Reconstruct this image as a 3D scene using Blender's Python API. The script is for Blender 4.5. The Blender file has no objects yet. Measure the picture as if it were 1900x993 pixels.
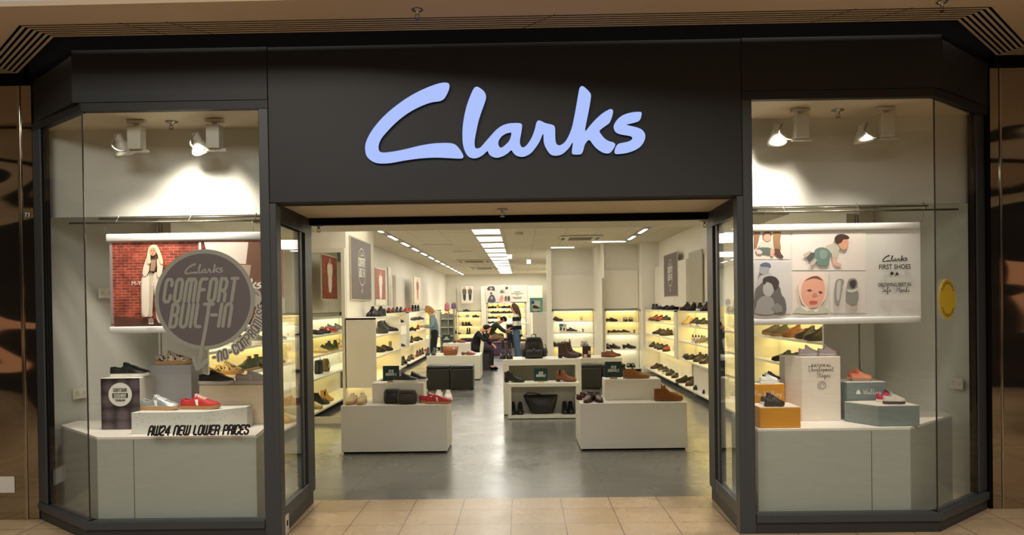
import bpy, bmesh, math, random
from mathutils import Vector, Matrix
S = bpy.context.scene
COL = S.collection
PI = math.pi
# ------------------------------------------------------------------ camera, world, large lights, exposure
FPX, PCX, PCY = 1400.0, 950.0, 580.0            # focal length and principal point in the 1900x993 frame
YAW, PITCH, ROLL = .01224, .00984, -.01434
EYE = Vector((0, 0, 1.6))
ROT = Matrix.Rotation(YAW, 3, 'Z') @ Matrix.Rotation(PI/2-PITCH, 3, 'X') @ Matrix.Rotation(ROLL, 3, 'Z')
cd = bpy.data.cameras.new('camera'); cam = bpy.data.objects.new('camera', cd); COL.objects.link(cam)
cam.matrix_world = Matrix.Translation(EYE) @ ROT.to_4x4()
cd.sensor_fit = 'HORIZONTAL'; cd.sensor_width = 36; cd.lens = FPX*36/1900
cd.shift_x = (950-PCX)/1900; cd.shift_y = (PCY-496.5)/1900; cd.clip_end = 200
S.camera = cam
S.view_settings.view_transform = 'Standard'; S.view_settings.look = 'None'
S.view_settings.exposure = 0.45; S.view_settings.gamma = 1.0
S.view_settings.use_curve_mapping = False
W = bpy.data.worlds.new('world'); S.world = W; W.use_nodes = True
W.node_tree.nodes['Background'].inputs[0].default_value = (1, .96, .9, 1)
W.node_tree.nodes['Background'].inputs[1].default_value = .25
S.cycles.max_bounces = 7; S.cycles.diffuse_bounces = 4; S.cycles.glossy_bounces = 4
S.cycles.transparent_max_bounces = 12; S.cycles.transmission_bounces = 4
S.cycles.caustics_reflective = False; S.cycles.caustics_refractive = False
S.cycles.sample_clamp_indirect = 6; S.cycles.use_denoising = True

def area_light(name, loc, target, sx, sy, power, color, spread=None):
    d = bpy.data.lights.new(name, 'AREA'); d.shape = 'RECTANGLE'; d.size = sx; d.size_y = sy
    d.energy = power; d.color = color
    if spread: d.spread = spread
    o = bpy.data.objects.new(name, d); COL.objects.link(o); o.location = loc
    v = Vector(target)-Vector(loc); o.rotation_euler = v.to_track_quat('-Z', 'Y').to_euler()
    return o
WARM = (1, .93, .83)
area_light('mall_ceiling_light', (-2.8, 1.2, 4.4), (-2.8, 1.6, 0), 2.4, 1.6, 105, WARM)
area_light('mall_ceiling_light', (2.6, 1.2, 4.4), (2.6, 1.6, 0), 2.4, 1.6, 105, WARM)
area_light('mall_ceiling_light', (0, -3.5, 5.2), (0, -3.0, 0), 6.0, 2.0, 260, WARM)
for yy in (16.0, 21.5, 27.5, 32.0):
    area_light('shop_ceiling_light', (-.61, yy, 2.93), (-.61, yy, 0), 3.6, 2.4, 66, (1, .94, .80))
area_light('shop_ceiling_light', (-.1, 10.2, 2.93), (-.1, 10.2, 0), 4.6, 3.4, 74, (1, .92, .76))

def ray(px, py):
    return ROT @ Vector(((px-PCX)/FPX, -(py-PCY)/FPX, -1))
def onY(px, py, Y):
    d = ray(px, py); return EYE + d*(Y/d.y)
def onZ(px, py, Z):
    d = ray(px, py); return EYE + d*((Z-1.6)/d.z)
def onX(px, py, X):
    d = ray(px, py); return EYE + d*(X/d.x)
def to_px(P):
    c = ROT.transposed() @ (Vector(P)-EYE); return PCX+FPX*c.x/-c.z, PCY-FPX*c.y/-c.z

# ------------------------------------------------------------------ materials
MATS = {}
def sc(c):   # sRGB 0..255 -> linear
    return tuple(((v/255)/12.92 if v/255 <= .04045 else ((v/255+.055)/1.055)**2.4) for v in c)+(1,)
def mat(name, col, rough=.5, metal=0, emit=0, spec=.5, noise=0, nscale=30, bump=0, coat=0, sheen=0):
    key = (name, tuple(col))
    if key in MATS: return MATS[key]
    m = bpy.data.materials.new(name); m.use_nodes = True; nt = m.node_tree; b = nt.nodes['Principled BSDF']
    c = sc(col)
    b.inputs['Base Color'].default_value = c; b.inputs['Roughness'].default_value = rough
    b.inputs['Metallic'].default_value = metal; b.inputs['Specular IOR Level'].default_value = spec
    if coat: b.inputs['Coat Weight'].default_value = coat
    if emit:
        b.inputs['Emission Color'].default_value = c; b.inputs['Emission Strength'].default_value = emit
    if noise or bump:
        tc = nt.nodes.new('ShaderNodeTexCoord'); n = nt.nodes.new('ShaderNodeTexNoise')
        n.inputs['Scale'].default_value = nscale; n.inputs['Detail'].default_value = 4
        nt.links.new(tc.outputs['Object'], n.inputs['Vector'])
        if noise:
            mx = nt.nodes.new('ShaderNodeMixRGB'); mx.blend_type = 'MULTIPLY'
            mx.inputs[1].default_value = c; mx.inputs[0].default_value = noise
            r = nt.nodes.new('ShaderNodeValToRGB'); r.color_ramp.elements[0].position = .35; r.color_ramp.elements[1].position = .65
            r.color_ramp.elements[0].color = (.35, .35, .35, 1)
            nt.links.new(n.outputs['Fac'], r.inputs[0]); nt.links.new(r.outputs[0], mx.inputs[2])
            nt.links.new(mx.outputs[0], b.inputs['Base Color'])
        if bump:
            bp = nt.nodes.new('ShaderNodeBump'); bp.inputs['Strength'].default_value = bump
            nt.links.new(n.outputs['Fac'], bp.inputs['Height']); nt.links.new(bp.outputs[0], b.inputs['Normal'])
    MATS[key] = m; return m
def emat(name, col, strength):
    key = (name, tuple(col), strength)
    if key in MATS: return MATS[key]
    m = bpy.data.materials.new(name); m.use_nodes = True; nt = m.node_tree
    nt.nodes.remove(nt.nodes['Principled BSDF']); e = nt.nodes.new('ShaderNodeEmission')
    e.inputs[0].default_value = sc(col); e.inputs[1].default_value = strength
    nt.links.new(e.outputs[0], nt.nodes['Material Output'].inputs[0]); MATS[key] = m; return m
def glass_mat(name, tint=(1, 1, 1), refl=1.0):
    m = bpy.data.materials.new(name); m.use_nodes = True; nt = m.node_tree; nt.nodes.remove(nt.nodes['Principled BSDF'])
    t = nt.nodes.new('ShaderNodeBsdfTransparent'); t.inputs[0].default_value = (*tint, 1)
    g = nt.nodes.new('ShaderNodeBsdfGlossy'); g.inputs['Roughness'].default_value = 0; g.inputs[0].default_value = (refl, refl, refl, 1)
    f = nt.nodes.new('ShaderNodeFresnel'); f.inputs[0].default_value = 1.45
    gb = nt.nodes.new('ShaderNodeNewGeometry'); ma = nt.nodes.new('ShaderNodeMath'); ma.operation = 'MULTIPLY_ADD'; ma.inputs[1].default_value = -.76; ma.inputs[2].default_value = 1.45
    nt.links.new(gb.outputs['Backfacing'], ma.inputs[0]); nt.links.new(ma.outputs[0], f.inputs[0])
    mx = nt.nodes.new('ShaderNodeMixShader')
    nt.links.new(f.outputs[0], mx.inputs[0]); nt.links.new(t.outputs[0], mx.inputs[1]); nt.links.new(g.outputs[0], mx.inputs[2])
    nt.links.new(mx.outputs[0], nt.nodes['Material Output'].inputs[0]); return m
def tile_mat(name, c1, c2, grout, w, h, rough, var=.25, bump=.05, offset=0, origin=(0, 0), msize=.004, spec=.5, rvar=0):
    m = bpy.data.materials.new(name); m.use_nodes = True; nt = m.node_tree; b = nt.nodes['Principled BSDF']
    g = nt.nodes.new('ShaderNodeNewGeometry'); mp = nt.nodes.new('ShaderNodeMapping')
    mp.inputs['Location'].default_value = (origin[0], origin[1], 0)
    nt.links.new(g.outputs['Position'], mp.inputs['Vector'])
    br = nt.nodes.new('ShaderNodeTexBrick'); br.offset = offset; br.inputs['Scale'].default_value = 1
    br.inputs['Brick Width'].default_value = w; br.inputs['Row Height'].default_value = h
    br.inputs['Mortar Size'].default_value = msize; br.inputs['Mortar Smooth'].default_value = .1
    br.inputs['Color1'].default_value = sc(c1); br.inputs['Color2'].default_value = sc(c2); br.inputs['Mortar'].default_value = sc(grout)
    nt.links.new(mp.outputs[0], br.inputs['Vector'])
    n = nt.nodes.new('ShaderNodeTexNoise'); n.inputs['Scale'].default_value = 2.2; n.inputs['Detail'].default_value = 8; n.inputs['Roughness'].default_value = .62
    nt.links.new(g.outputs['Position'], n.inputs['Vector'])
    r = nt.nodes.new('ShaderNodeValToRGB'); r.color_ramp.elements[0].position = .3; r.color_ramp.elements[1].position = .7
    r.color_ramp.elements[0].color = (.6, .57, .5, 1)
    nt.links.new(n.outputs['Fac'], r.inputs[0])
    mx = nt.nodes.new('ShaderNodeMixRGB'); mx.blend_type = 'MULTIPLY'; mx.inputs[0].default_value = var
    nt.links.new(br.outputs['Color'], mx.inputs[1]); nt.links.new(r.outputs[0], mx.inputs[2])
    nt.links.new(mx.outputs[0], b.inputs['Base Color'])
    b.inputs['Roughness'].default_value = rough; b.inputs['Specular IOR Level'].default_value = spec
    if rvar:
        mr = nt.nodes.new('ShaderNodeMapRange'); mr.inputs[1].default_value = .3; mr.inputs[2].default_value = .7
        mr.inputs[3].default_value = rough; mr.inputs[4].default_value = rough+rvar
        nt.links.new(n.outputs['Fac'], mr.inputs[0]); nt.links.new(mr.outputs[0], b.inputs['Roughness'])
    n2 = nt.nodes.new('ShaderNodeTexNoise'); n2.inputs['Scale'].default_value = 5; n2.inputs['Detail'].default_value = 3
    nt.links.new(g.outputs['Position'], n2.inputs['Vector'])
    bp = nt.nodes.new('ShaderNodeBump'); bp.inputs['Strength'].default_value = bump; bp.inputs['Distance'].default_value = .05
    nt.links.new(n2.outputs['Fac'], bp.inputs['Height']); nt.links.new(bp.outputs[0], b.inputs['Normal'])
    return m

M_DARK = mat('charcoal powder coated metal', (60, 64, 67), .42, 0, spec=.4)
M_DARK2 = mat('charcoal fascia board', (36, 39, 42), .5, 0, spec=.35)
M_BLACK = mat('black void paint', (8, 8, 8), .9, spec=.1)
M_KICK = mat('black kick plate', (44, 45, 45), .5)
M_WHITE = mat('white laminate', (232, 226, 212), .42)
M_WALL = mat('white wall paint', (238, 234, 220), .6)
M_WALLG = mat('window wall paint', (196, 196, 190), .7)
M_SHELF = mat('white shelf board', (240, 236, 224), .38)
M_BEIGE = mat('beige ceiling plaster', (182, 164, 142), .8)
M_SOFFIT = mat('pale soffit board', (205, 192, 168), .7)
M_GLASS = glass_mat('clear shop glass', (.97, .985, .975))
M_STEEL = mat('brushed steel', (170, 168, 160), .25, 1)
M_LEDY = emat('warm shelf light', (255, 226, 140), 9)
M_LEDW = emat('cool shelf light', (255, 246, 214), 9)
M_PANEL = emat('ceiling light diffuser', (255, 253, 248), 2.4)
M_SIGN = emat('sign acrylic', (168, 188, 248), .78)

# ------------------------------------------------------------------ mesh helpers
class MB:
    def __init__(s): s.v = []; s.f = []; s.m = []
    def add(s, vs, fs, mi=0):
        o = len(s.v); s.v += [tuple(v) for v in vs]; s.f += [tuple(i+o for i in f) for f in fs]; s.m += [mi]*len(fs); return s
    def box(s, x0, x1, y0, y1, z0, z1, mi=0):
        return s.add([(x0,y0,z0),(x1,y0,z0),(x1,y1,z0),(x0,y1,z0),(x0,y0,z1),(x1,y0,z1),(x1,y1,z1),(x0,y1,z1)],
                     [(0,3,2,1),(4,5,6,7),(0,1,5,4),(1,2,6,5),(2,3,7,6),(3,0,4,7)], mi)
    def prism(s, poly, z0, z1, mi=0):
        a = sum(poly[i][0]*poly[(i+1)%len(poly)][1]-poly[(i+1)%len(poly)][0]*poly[i][1] for i in range(len(poly)))
        if a < 0: poly = poly[::-1]
        n = len(poly)
        return s.add([(x,y,z0) for x,y in poly]+[(x,y,z1) for x,y in poly],
              [tuple(range(n))[::-1], tuple(range(n,2*n))]+[(i,(i+1)%n,n+(i+1)%n,n+i) for i in range(n)], mi)
    def wallseg(s, a, b, t, z0, z1, mi=0):      # slab along a->b, thickness t to its left
        ax, ay = a; bx, by = b; L = math.hypot(bx-ax, by-ay); nx, ny = -(by-ay)/L*t, (bx-ax)/L*t
        return s.prism([(ax,ay),(bx,by),(bx+nx,by+ny),(ax+nx,ay+ny)], z0, z1, mi)
    def cyl(s, c, r, h, n=24, r2=None, axis='z', mi=0):
        r2 = r if r2 is None else r2; vs = []
        for k, (rr, hh) in enumerate(((r, 0), (r2, h))):
            for i in range(n):
                a = 2*PI*i/n; p = (rr*math.cos(a), rr*math.sin(a), hh)
                if axis == 'x': p = (p[2], p[0], p[1])
                if axis == 'y': p = (p[1], p[2], p[0])
                vs.append((c[0]+p[0], c[1]+p[1], c[2]+p[2]))
        return s.add(vs, [tuple(range(n))[::-1], tuple(range(n,2*n))]+[(i,(i+1)%n,n+(i+1)%n,n+i) for i in range(n)], mi)
    def tube(s, pts, r, n=8, closed=False, mi=0):
        pts = [Vector(p) for p in pts]; N = len(pts); rs = r if isinstance(r, (list, tuple)) else [r]*N
        vs = []; up = None
        for i, p in enumerate(pts):
            if closed: d = pts[(i+1)%N]-pts[i-1]
            else: d = pts[min(i+1,N-1)]-pts[max(i-1,0)]
            d.normalize()
            if up is None: up = Vector((0,0,1)) if abs(d.z) < .9 else Vector((1,0,0))
            e1 = (up-d*up.dot(d)).normalized(); up = e1; e2 = d.cross(e1)
            for k in range(n):
                a = 2*PI*k/n; vs.append(p+(e1*math.cos(a)+e2*math.sin(a))*rs[i])
        fs = [(i*n+k, i*n+(k+1)%n, ((i+1)%N)*n+(k+1)%n, ((i+1)%N)*n+k) for i in range(N if closed else N-1) for k in range(n)]
        if not closed: fs += [tuple(range(n))[::-1], tuple(range((N-1)*n, N*n))]
        return s.add(vs, fs, mi)
    def lathe(s, prof, c=(0,0,0), n=24, mi=0):
        vs = []; 
        for r, z in prof:
            for k in range(n):
                a = 2*PI*k/n; vs.append((c[0]+r*math.cos(a), c[1]+r*math.sin(a), c[2]+z))
        P = len(prof)
        fs = [(i*n+k, i*n+(k+1)%n, (i+1)*n+(k+1)%n, (i+1)*n+k) for i in range(P-1) for k in range(n)]
        fs += [tuple(range(n))[::-1], tuple(range((P-1)*n, P*n))]
        return s.add(vs, fs, mi)
    def xf(s, M):
        s.v = [tuple(M @ Vector(v)) for v in s.v]; return s
    def build(s, name, mats, parent=None, smooth=False, bevel=0, kind=None, loc=None, rz=0, seg=2, **props):
        me = bpy.data.meshes.new(name); me.from_pydata(s.v, [], s.f)
        if not isinstance(mats, (list, tuple)): mats = [mats]
        for m in mats: me.materials.append(m)
        for p, mi in zip(me.polygons, s.m): p.material_index = mi; p.use_smooth = smooth
        me.update()
        if bevel:
            bm = bmesh.new(); bm.from_mesh(me)
            bmesh.ops.remove_doubles(bm, verts=bm.verts, dist=1e-5)
            ed = [e for e in bm.edges if len(e.link_faces) == 2 and e.calc_face_angle(0) > .5]
            bmesh.ops.bevel(bm, geom=ed, offset=bevel, segments=seg, affect='EDGES', profile=.5, clamp_overlap=True)
            bm.to_mesh(me); bm.free()
            for p in me.polygons: p.use_smooth = smooth
        o = bpy.data.objects.new(name, me); COL.objects.link(o)
        if loc is not None: o.location = loc
        o.rotation_euler = (0, 0, rz)
        if parent is not None: o.parent = parent
        if kind: o['kind'] = kind
        for k, v in props.items(): o[k] = v
        return o
def thing(name, label, cat, loc=(0,0,0), rz=0, group=None):
    o = bpy.data.objects.new(name, None); COL.objects.link(o); o.location = loc; o.rotation_euler = (0,0,rz)
    o.empty_display_size = .05
    return tag(o, label, cat, group)
def tag(o, label, cat, group=None):
    o['label'] = label; o['category'] = cat
    if group: o['group'] = group
    return o
def struct(name, mb, m, **k): return mb.build(name, m, kind='structure', **k)
def bake(o):      # apply the modifiers of a temporary object and return its mesh
    dg = bpy.context.evaluated_depsgraph_get(); dg.update()
    me = bpy.data.meshes.new_from_object(o.evaluated_get(dg)); bpy.data.objects.remove(o); return me

def smooth_closed(pts, k=3):
    out = []; n = len(pts)
    for i in range(n):
        p0, p1, p2, p3 = (Vector(pts[(i+j-1)%n]) for j in range(4))
        for s_ in range(k):
            t = s_/k
            out.append(.5*((2*p1)+(p2-p0)*t+(2*p0-5*p1+4*p2-p3)*t*t+(3*p1-p0-3*p2+p3)*t**3))
    return out
def smooth_open(pts, k=4):
    P = [Vector(p) for p in pts]; P = [P[0]*2-P[1]]+P+[P[-1]*2-P[-2]]; out = []
    for i in range(1, len(P)-2):
        p0, p1, p2, p3 = P[i-1:i+3]
        for s_ in range(k):
            t = s_/k
            out.append(.5*((2*p1)+(p2-p0)*t+(2*p0-5*p1+4*p2-p3)*t*t+(3*p1-p0-3*p2+p3)*t**3))
    out.append(P[-2]); return out
def filled(loops, depth=0):
    """mesh (x, z plane, front towards -y) of the even-odd fill of closed 2-D loops"""
    cu = bpy.data.curves.new('c', 'CURVE'); cu.dimensions = '2D'; cu.fill_mode = 'BOTH'; cu.extrude = depth/2
    for lp in loops:
        sp = cu.splines.new('POLY'); sp.points.add(len(lp)-1); sp.use_cyclic_u = True
        for q, p in zip(sp.points, lp): q.co = (p[0], p[1], 0, 1)
    o = bpy.data.objects.new('c', cu); COL.objects.link(o); me = bake(o)
    me.transform(Matrix.Rotation(PI/2, 4, 'X')); return me
def mesh_mb(me, M=None, mb=None, mi=0):
    mb = mb or MB()
    vs = [(M @ v.co) if M else v.co for v in me.vertices]
    return mb.add(vs, [tuple(p.vertices) for p in me.polygons], mi)
def poly_mb(loops, M=None, mb=None, mi=0, depth=0):
    return mesh_mb(filled(loops, depth), M, mb, mi)
_T = {}
def text_mb(body, h, M=None, mb=None, mi=0, sx=1, bold=0, align='CENTER', shear=0, depth=0):
    """text of cap height about h in the x,z plane, front towards -y, baseline at z=0"""
    cu = bpy.data.curves.new('t', 'FONT'); cu.body = body; cu.size = h/.7; cu.align_x = align; cu.offset = bold; cu.shear = shear
    cu.extrude = depth/2; cu.resolution_u = 3
    o = bpy.data.objects.new('t', cu); COL.objects.link(o); o.scale = (sx, 1, 1); me = bake(o)
    me.transform(Matrix.Diagonal((sx, 1, 1, 1))); me.transform(Matrix.Rotation(PI/2, 4, 'X'))
    return mesh_mb(me, M, mb, mi)

LOGO_C = [(920,75),(955,85),(962,115),(945,170),(910,230),(880,252),(845,262),(780,270),(700,295),(600,340),(500,400),(400,480),(320,560),(260,630),(232,690),(228,740),(245,770),(290,780),(400,768),(520,745),(650,715),(780,695),(880,690),(960,692),(1010,705),(1045,735),(1080,785),(1097,825),(1085,845),(1040,848),(920,840),(800,835),(650,842),(500,860),(350,885),(240,888),(170,870),(115,825),(95,770),(95,700),(115,640),(160,560),(230,470),(320,380),(420,300),(530,225),(650,160),(770,110),(860,82)]
LOGO_L = [(1240,122),(1262,128),(1300,155),(1328,190),(1335,230),(1322,280),(1290,365),(1255,470),(1230,580),(1215,660),(1213,710),(1222,745),(1245,750),(1275,738),(1310,700),(1350,655),(1400,600),(1440,560),(1490,525),(1550,503),(1610,497),(1670,498),(1697,510),(1700,535),(1690,600),(1678,660),(1678,710),(1695,742),(1725,740),(1760,705),(1800,640),(1830,560),(1845,500),(1865,474),(1895,480),(1940,502),(2010,520),(2032,540),(2037,580),(2037,640),(2043,700),(2065,727),(2095,725),(2140,690),(2180,620),(2210,540),(2235,430),(2260,300),(2280,190),(2292,145),(2315,130),(2340,142),(2380,180),(2403,215),(2402,260),(2385,360),(2360,480),(2342,587),(2390,535),(2450,470),(2520,410),(2580,375),(2610,368),(2627,385),(2622,430),(2600,490),(2580,515),(2530,550),(2488,588),(2510,630),(2540,665),(2580,692),(2630,708),(2647,730),(2630,770),(2600,805),(2570,816),(2520,805),(2460,765),(2420,720),(2382,675),(2340,720),(2325,770),(2310,808),(2285,822),(2230,822),(2208,810),(2208,770),(2216,697),(2180,750),(2130,800),(2080,827),(2020,830),(1980,810),(1940,750),(1920,690),(1914,605),(1880,680),(1830,755),(1780,808),(1720,836),(1670,836),(1630,820),(1602,790),(1588,770),(1550,800),(1500,830),(1440,845),(1390,832),(1358,805),(1343,775),(1300,812),(1250,840),(1200,848),(1150,830),(1115,780),(1095,710),(1090,620),(1095,520),(1115,400),(1145,290),(1185,190),(1215,135)]
LOGO_H = [(1455,705),(1465,660),(1500,620),(1540,598),(1570,592),(1588,590),(1585,630),(1565,680),(1530,715),(1495,742),(1470,740)]
LOGO_S = [(1420,402),(1428,420),(1420,460),(1400,490),(1340,510),(1270,525),(1310,540),(1370,555),(1420,575),(1450,605),(1463,640),(1455,690),(1420,745),(1360,785),(1280,812),(1200,822),(1160,820),(1150,800),(1160,760),(1185,725),(1230,712),(1290,700),(1325,680),(1333,660),(1320,645),(1280,635),(1210,622),(1165,600),(1145,560),(1150,520),(1185,470),(1240,430),(1310,408),(1370,400)]
LOGO_S = [(x+1490, y) for x, y in LOGO_S]
def logo_loops(width, k=2):
    s_ = width/2860
    cv = lambda L: [((p.x-1520)*s_, (480-p.y)*s_) for p in smooth_closed(L, k)]
    return cv(LOGO_C), [cv(LOGO_L), cv(LOGO_H)], cv(LOGO_S)
def logo_mb(width, M=None, mb=None, mi=0):
    c, l, s_ = logo_loops(width, 1); return poly_mb([c]+l+[s_], M, mb, mi)

# narrow rounded stroke alphabet (unit height, about half as wide)
_R = {'A': [[(0,0),(0,.75),(.12,1),(.38,1),(.5,.75),(.5,0)],[(0,.42),(.5,.42)]],
 'B': [[(0,0),(0,1),(.36,1),(.48,.88),(.48,.64),(.36,.52),(0,.52)],[(.36,.52),(.5,.4),(.5,.12),(.38,0),(0,0)]],
 'C': [[(.5,.72),(.5,.88),(.38,1),(.12,1),(0,.88),(0,.12),(.12,0),(.38,0),(.5,.12),(.5,.28)]],
 'D': [[(0,0),(0,1),(.34,1),(.5,.84),(.5,.16),(.34,0),(0,0)]],
 'E': [[(.45,1),(.12,1),(0,.88),(0,.12),(.12,0),(.45,0)],[(0,.52),(.38,.52)]],
 'F': [[(.5,1),(.12,1),(0,.88),(0,0)],[(0,.52),(.4,.52)]],
 'G': [[(.5,.76),(.5,.88),(.38,1),(.12,1),(0,.88),(0,.12),(.12,0),(.38,0),(.5,.12),(.5,.48),(.28,.48)]],
 'H': [[(0,0),(0,1)],[(.5,0),(.5,1)],[(0,.52),(.5,.52)]], 'I': [[(0,0),(0,1)]], 'L': [[(0,1),(0,.12),(.12,0),(.44,0)]],
 'M': [[(0,0),(0,.86),(.12,1),(.3,1),(.38,.88),(.38,0)],[(.38,.88),(.46,1),(.64,1),(.76,.86),(.76,0)]],
 'N': [[(0,0),(0,.86),(.12,1),(.38,1),(.5,.86),(.5,0)]], 'O': [[(.12,0),(0,.12),(0,.88),(.12,1),(.38,1),(.5,.88),(.5,.12),(.38,0),(.12,0)]],
 'P': [[(0,0),(0,1),(.36,1),(.5,.86),(.5,.58),(.38,.45),(0,.45)]], 'R': [[(0,0),(0,1),(.36,1),(.5,.86),(.5,.6),(.38,.48),(0,.48)],[(.32,.48),(.5,.3),(.5,0)]],
 'S': [[(.48,.78),(.48,.88),(.36,1),(.12,1),(0,.88),(0,.66),(.12,.54),(.38,.46),(.5,.34),(.5,.12),(.38,0),(.12,0),(0,.12),(0,.22)]],
 'T': [[(0,1),(.5,1)],[(.25,1),(.25,0)]], 'U': [[(0,1),(0,.12),(.12,0),(.38,0),(.5,.12),(.5,1)]], 'V': [[(0,1),(.25,0),(.5,1)]],
 'W': [[(0,1),(0,.14),(.12,0),(.3,0),(.38,.12),(.38,1)],[(.38,.12),(.46,0),(.64,0),(.76,.14),(.76,1)]],
 'Y': [[(0,1),(0,.6),(.12,.48),(.5,.48)],[(.5,1),(.5,0)]], '2': [[(0,.8),(.02,.9),(.12,1),(.38,1),(.5,.88),(.5,.6),(0,.18),(0,0),(.5,0)]],
 '4': [[(.4,0),(.4,1),(0,.36),(0,.28),(.52,.28)]], '-': [[(0,.48),(.3,.48)]], ' ': []}
def ribbon(mb, pts, w, M, n=8, mi=0):      # each stroke piece lies a hair in front of the last
    dy = lambda: -.00004*(len(mb.f) % 45)
    for i in range(len(pts)-1):
        a, b = Vector(pts[i]), Vector(pts[i+1]); d = (b-a)
        if d.length < 1e-6: continue
        d.normalize(); q = Vector((-d.y, d.x))*w/2
        yy = dy(); mb.add([M @ Vector((p.x, yy, p.y)) for p in (a-q, b-q, b+q, a+q)], [(0,1,2,3)], mi)
    for p in pts:
        p = Vector(p); yy = dy()
        mb.add([M @ Vector((p.x+w/2*math.cos(2*PI*k/n), yy, p.y+w/2*math.sin(2*PI*k/n))) for k in range(n)], [tuple(range(n))], mi)
def width_of(s_, gap): return sum((max([p[0] for st in _R[c] for p in st] or [.25])+gap) for c in s_)-gap
def retro(mb, s_, h, w, M, shear=.22, sx=1, gap=.22, align=.5, mi=0):
    """stroke lettering of height h, stroke width w (both in metres)"""
    x = -width_of(s_, gap)*align
    for c in s_:
        for st in _R[c]:
            ribbon(mb, [((x+p[0])*h*sx+shear*p[1]*h, p[1]*h) for p in st], w, M, 6, mi)
        x += max([p[0] for st in _R[c] for p in st] or [.25])+gap
def at(x, y, z, rz=0): return Matrix.Translation((x, y, z)) @ Matrix.Rotation(rz, 4, 'Z')
# ------------------------------------------------------------------ the setting: mall
D = 5.2
M_TILE = tile_mat('marble mall tile', (206, 180, 146), (196, 170, 136), (120, 98, 74), .395, .395, .22, .5, .02, 0, (.095, .03), .004, rvar=.1)
M_FLOOR = tile_mat('grey polished shop floor', (110, 111, 110), (105, 106, 105), (80, 79, 76), 1.1, 2.2, .17, .25, .04, 0, (.4, 0), .003, spec=.6, rvar=.12)
struct('floor', MB().box(-9, 9, -9, 6.23, -.1, 0), M_TILE)
struct('floor', MB().box(-4.2, 4.2, 6.23, 35, -.1, 0.0), M_FLOOR)
# soffit over the shop front with its slot grille
M_SLAT = mat('beige grille slat', (176, 162, 142), .7)
out_y, in_y = 4.755, 4.995
def ring(off, ex=9):      # chamfered line that follows the shop front, off = distance in front of the inner edge
    k = off*.414
    return [(-ex, 5.73-off), (-3.80-k, 5.73-off), (-3.065-k, in_y-off), (2.868+k, in_y-off), (3.58+k, 5.73-off), (ex, 5.73-off)]
mb = MB(); o_ = ring(.245)
e_ = [(-9, 4.50), (-3.9, 4.478), (-3.1, 4.472), (3.1, 2.6), (3.9, 2.2), (9, 2.0)]
for i in range(5):
    if i == 2:
        q = (-1.333, 4.457); mb.prism([o_[2], o_[3], (3.1, 2.6), q], 3.42, 3.45); mb.prism([o_[2], q, (-3.1, 4.472)], 3.42, 3.45)
    else: mb.prism([o_[i], o_[i+1], e_[i+1], e_[i]], 3.42, 3.45)
struct('ceiling_mall', mb, M_BEIGE)
struct('ceiling_mall', MB().box(-9, 9, -9, 5.0, 5.6, 5.7), mat('pale mall ceiling', (96, 98, 96), .8))
gr = thing('slot_grille', 'beige linear slot air grille running above the shop front', 'air grille', (0, 4.9, 3.42))
gi = Vector((0, 4.9, 3.42))
NS = 7
for k in range(NS):
    a, b = ring(.245-k*.0353, 6), ring(.245-k*.0353-.0175, 6)
    mb = MB()
    for i in range(5):
        p = [a[i], a[i+1], b[i+1], b[i]]
        mb.prism([(x-gi.x, y-gi.y) for x, y in p], 0, .002)
    mb.build('slat', M_SLAT, gr)
for x in (-2.30, -2.0, .02, 1.9, 2.25):
    mb = MB(); dx = -.22 if x < 0 else .22
    mb.prism([(x+dx, in_y-.245-gi.y), (x+dx+.004, in_y-.245-gi.y), (x+.004, in_y-gi.y), (x, in_y-gi.y)], -.0015, -.0005)
    mb.build('panel_joint', M_BLACK, gr)
mb = MB(); a, b = ring(.245, 6), ring(0, 6)
for i in range(5): mb.prism([(x-gi.x, y-gi.y) for x, y in (a[i], a[i+1], b[i+1], b[i])], .022, .024)
mb.build('duct_backing', M_BLACK, gr)
# shadow gap between soffit and fascia, its darkness painted as black panels
mb = MB(); a, b = ring(0), [(-9, 5.9), (-3.78, 5.9), (-3.10, 5.35), (2.90, 5.35), (3.58, 5.9), (9, 5.9)]
for i in range(5): mb.prism([a[i], a[i+1], b[i+1], b[i]], 3.62, 3.66)
mb.wallseg((-3.09, 5.203), (2.902, 5.203), .05, 3.405, 3.64)
mb.wallseg((-3.75, 5.757), (-3.09, 5.203), .05, 3.37, 3.64); mb.wallseg((2.902, 5.203), (3.56, 5.757), .05, 3.37, 3.64)
mb.box(-9, -3.75, 5.76, 5.8, 3.32, 3.64); mb.box(3.56, 9, 5.76, 5.8, 3.32, 3.64)
struct('trim_1', mb, M_BLACK)
# fascia
struct('wall_front', MB().box(-1.728, 1.53, 5.2, 5.26, 2.33, 3.405), M_DARK2, bevel=.004, seg=1)
struct('wall_front', MB().box(-3.086, -1.732, 5.2, 5.26, 3.045, 3.405).box(-3.03, -1.732, 5.203, 5.26, 2.985, 3.041), M_DARK2)
struct('wall_front', MB().box(1.534, 2.898, 5.2, 5.26, 3.045, 3.405).box(1.534, 2.85, 5.203, 5.26, 2.985, 3.041), M_DARK2)
CL0, CL1 = (-3.03, 5.2), (-3.72, 5.757)
CR0, CR1 = (2.845, 5.2), (3.50, 5.757)
mb = MB(); mb.wallseg(CL1, (-3.088, 5.2), .05, 3.045, 3.37); mb.wallseg((-3.735, 5.757), (-3.035, 5.2), .05, 2.985, 3.041); struct('wall_front', mb, M_DARK2)
mb = MB(); mb.wallseg((2.9, 5.2), (3.545, 5.757), .05, 3.045, 3.37); mb.wallseg((2.85, 5.2), (3.54, 5.757), .05, 2.985, 3.041); struct('wall_front', mb, M_DARK2)
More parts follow.
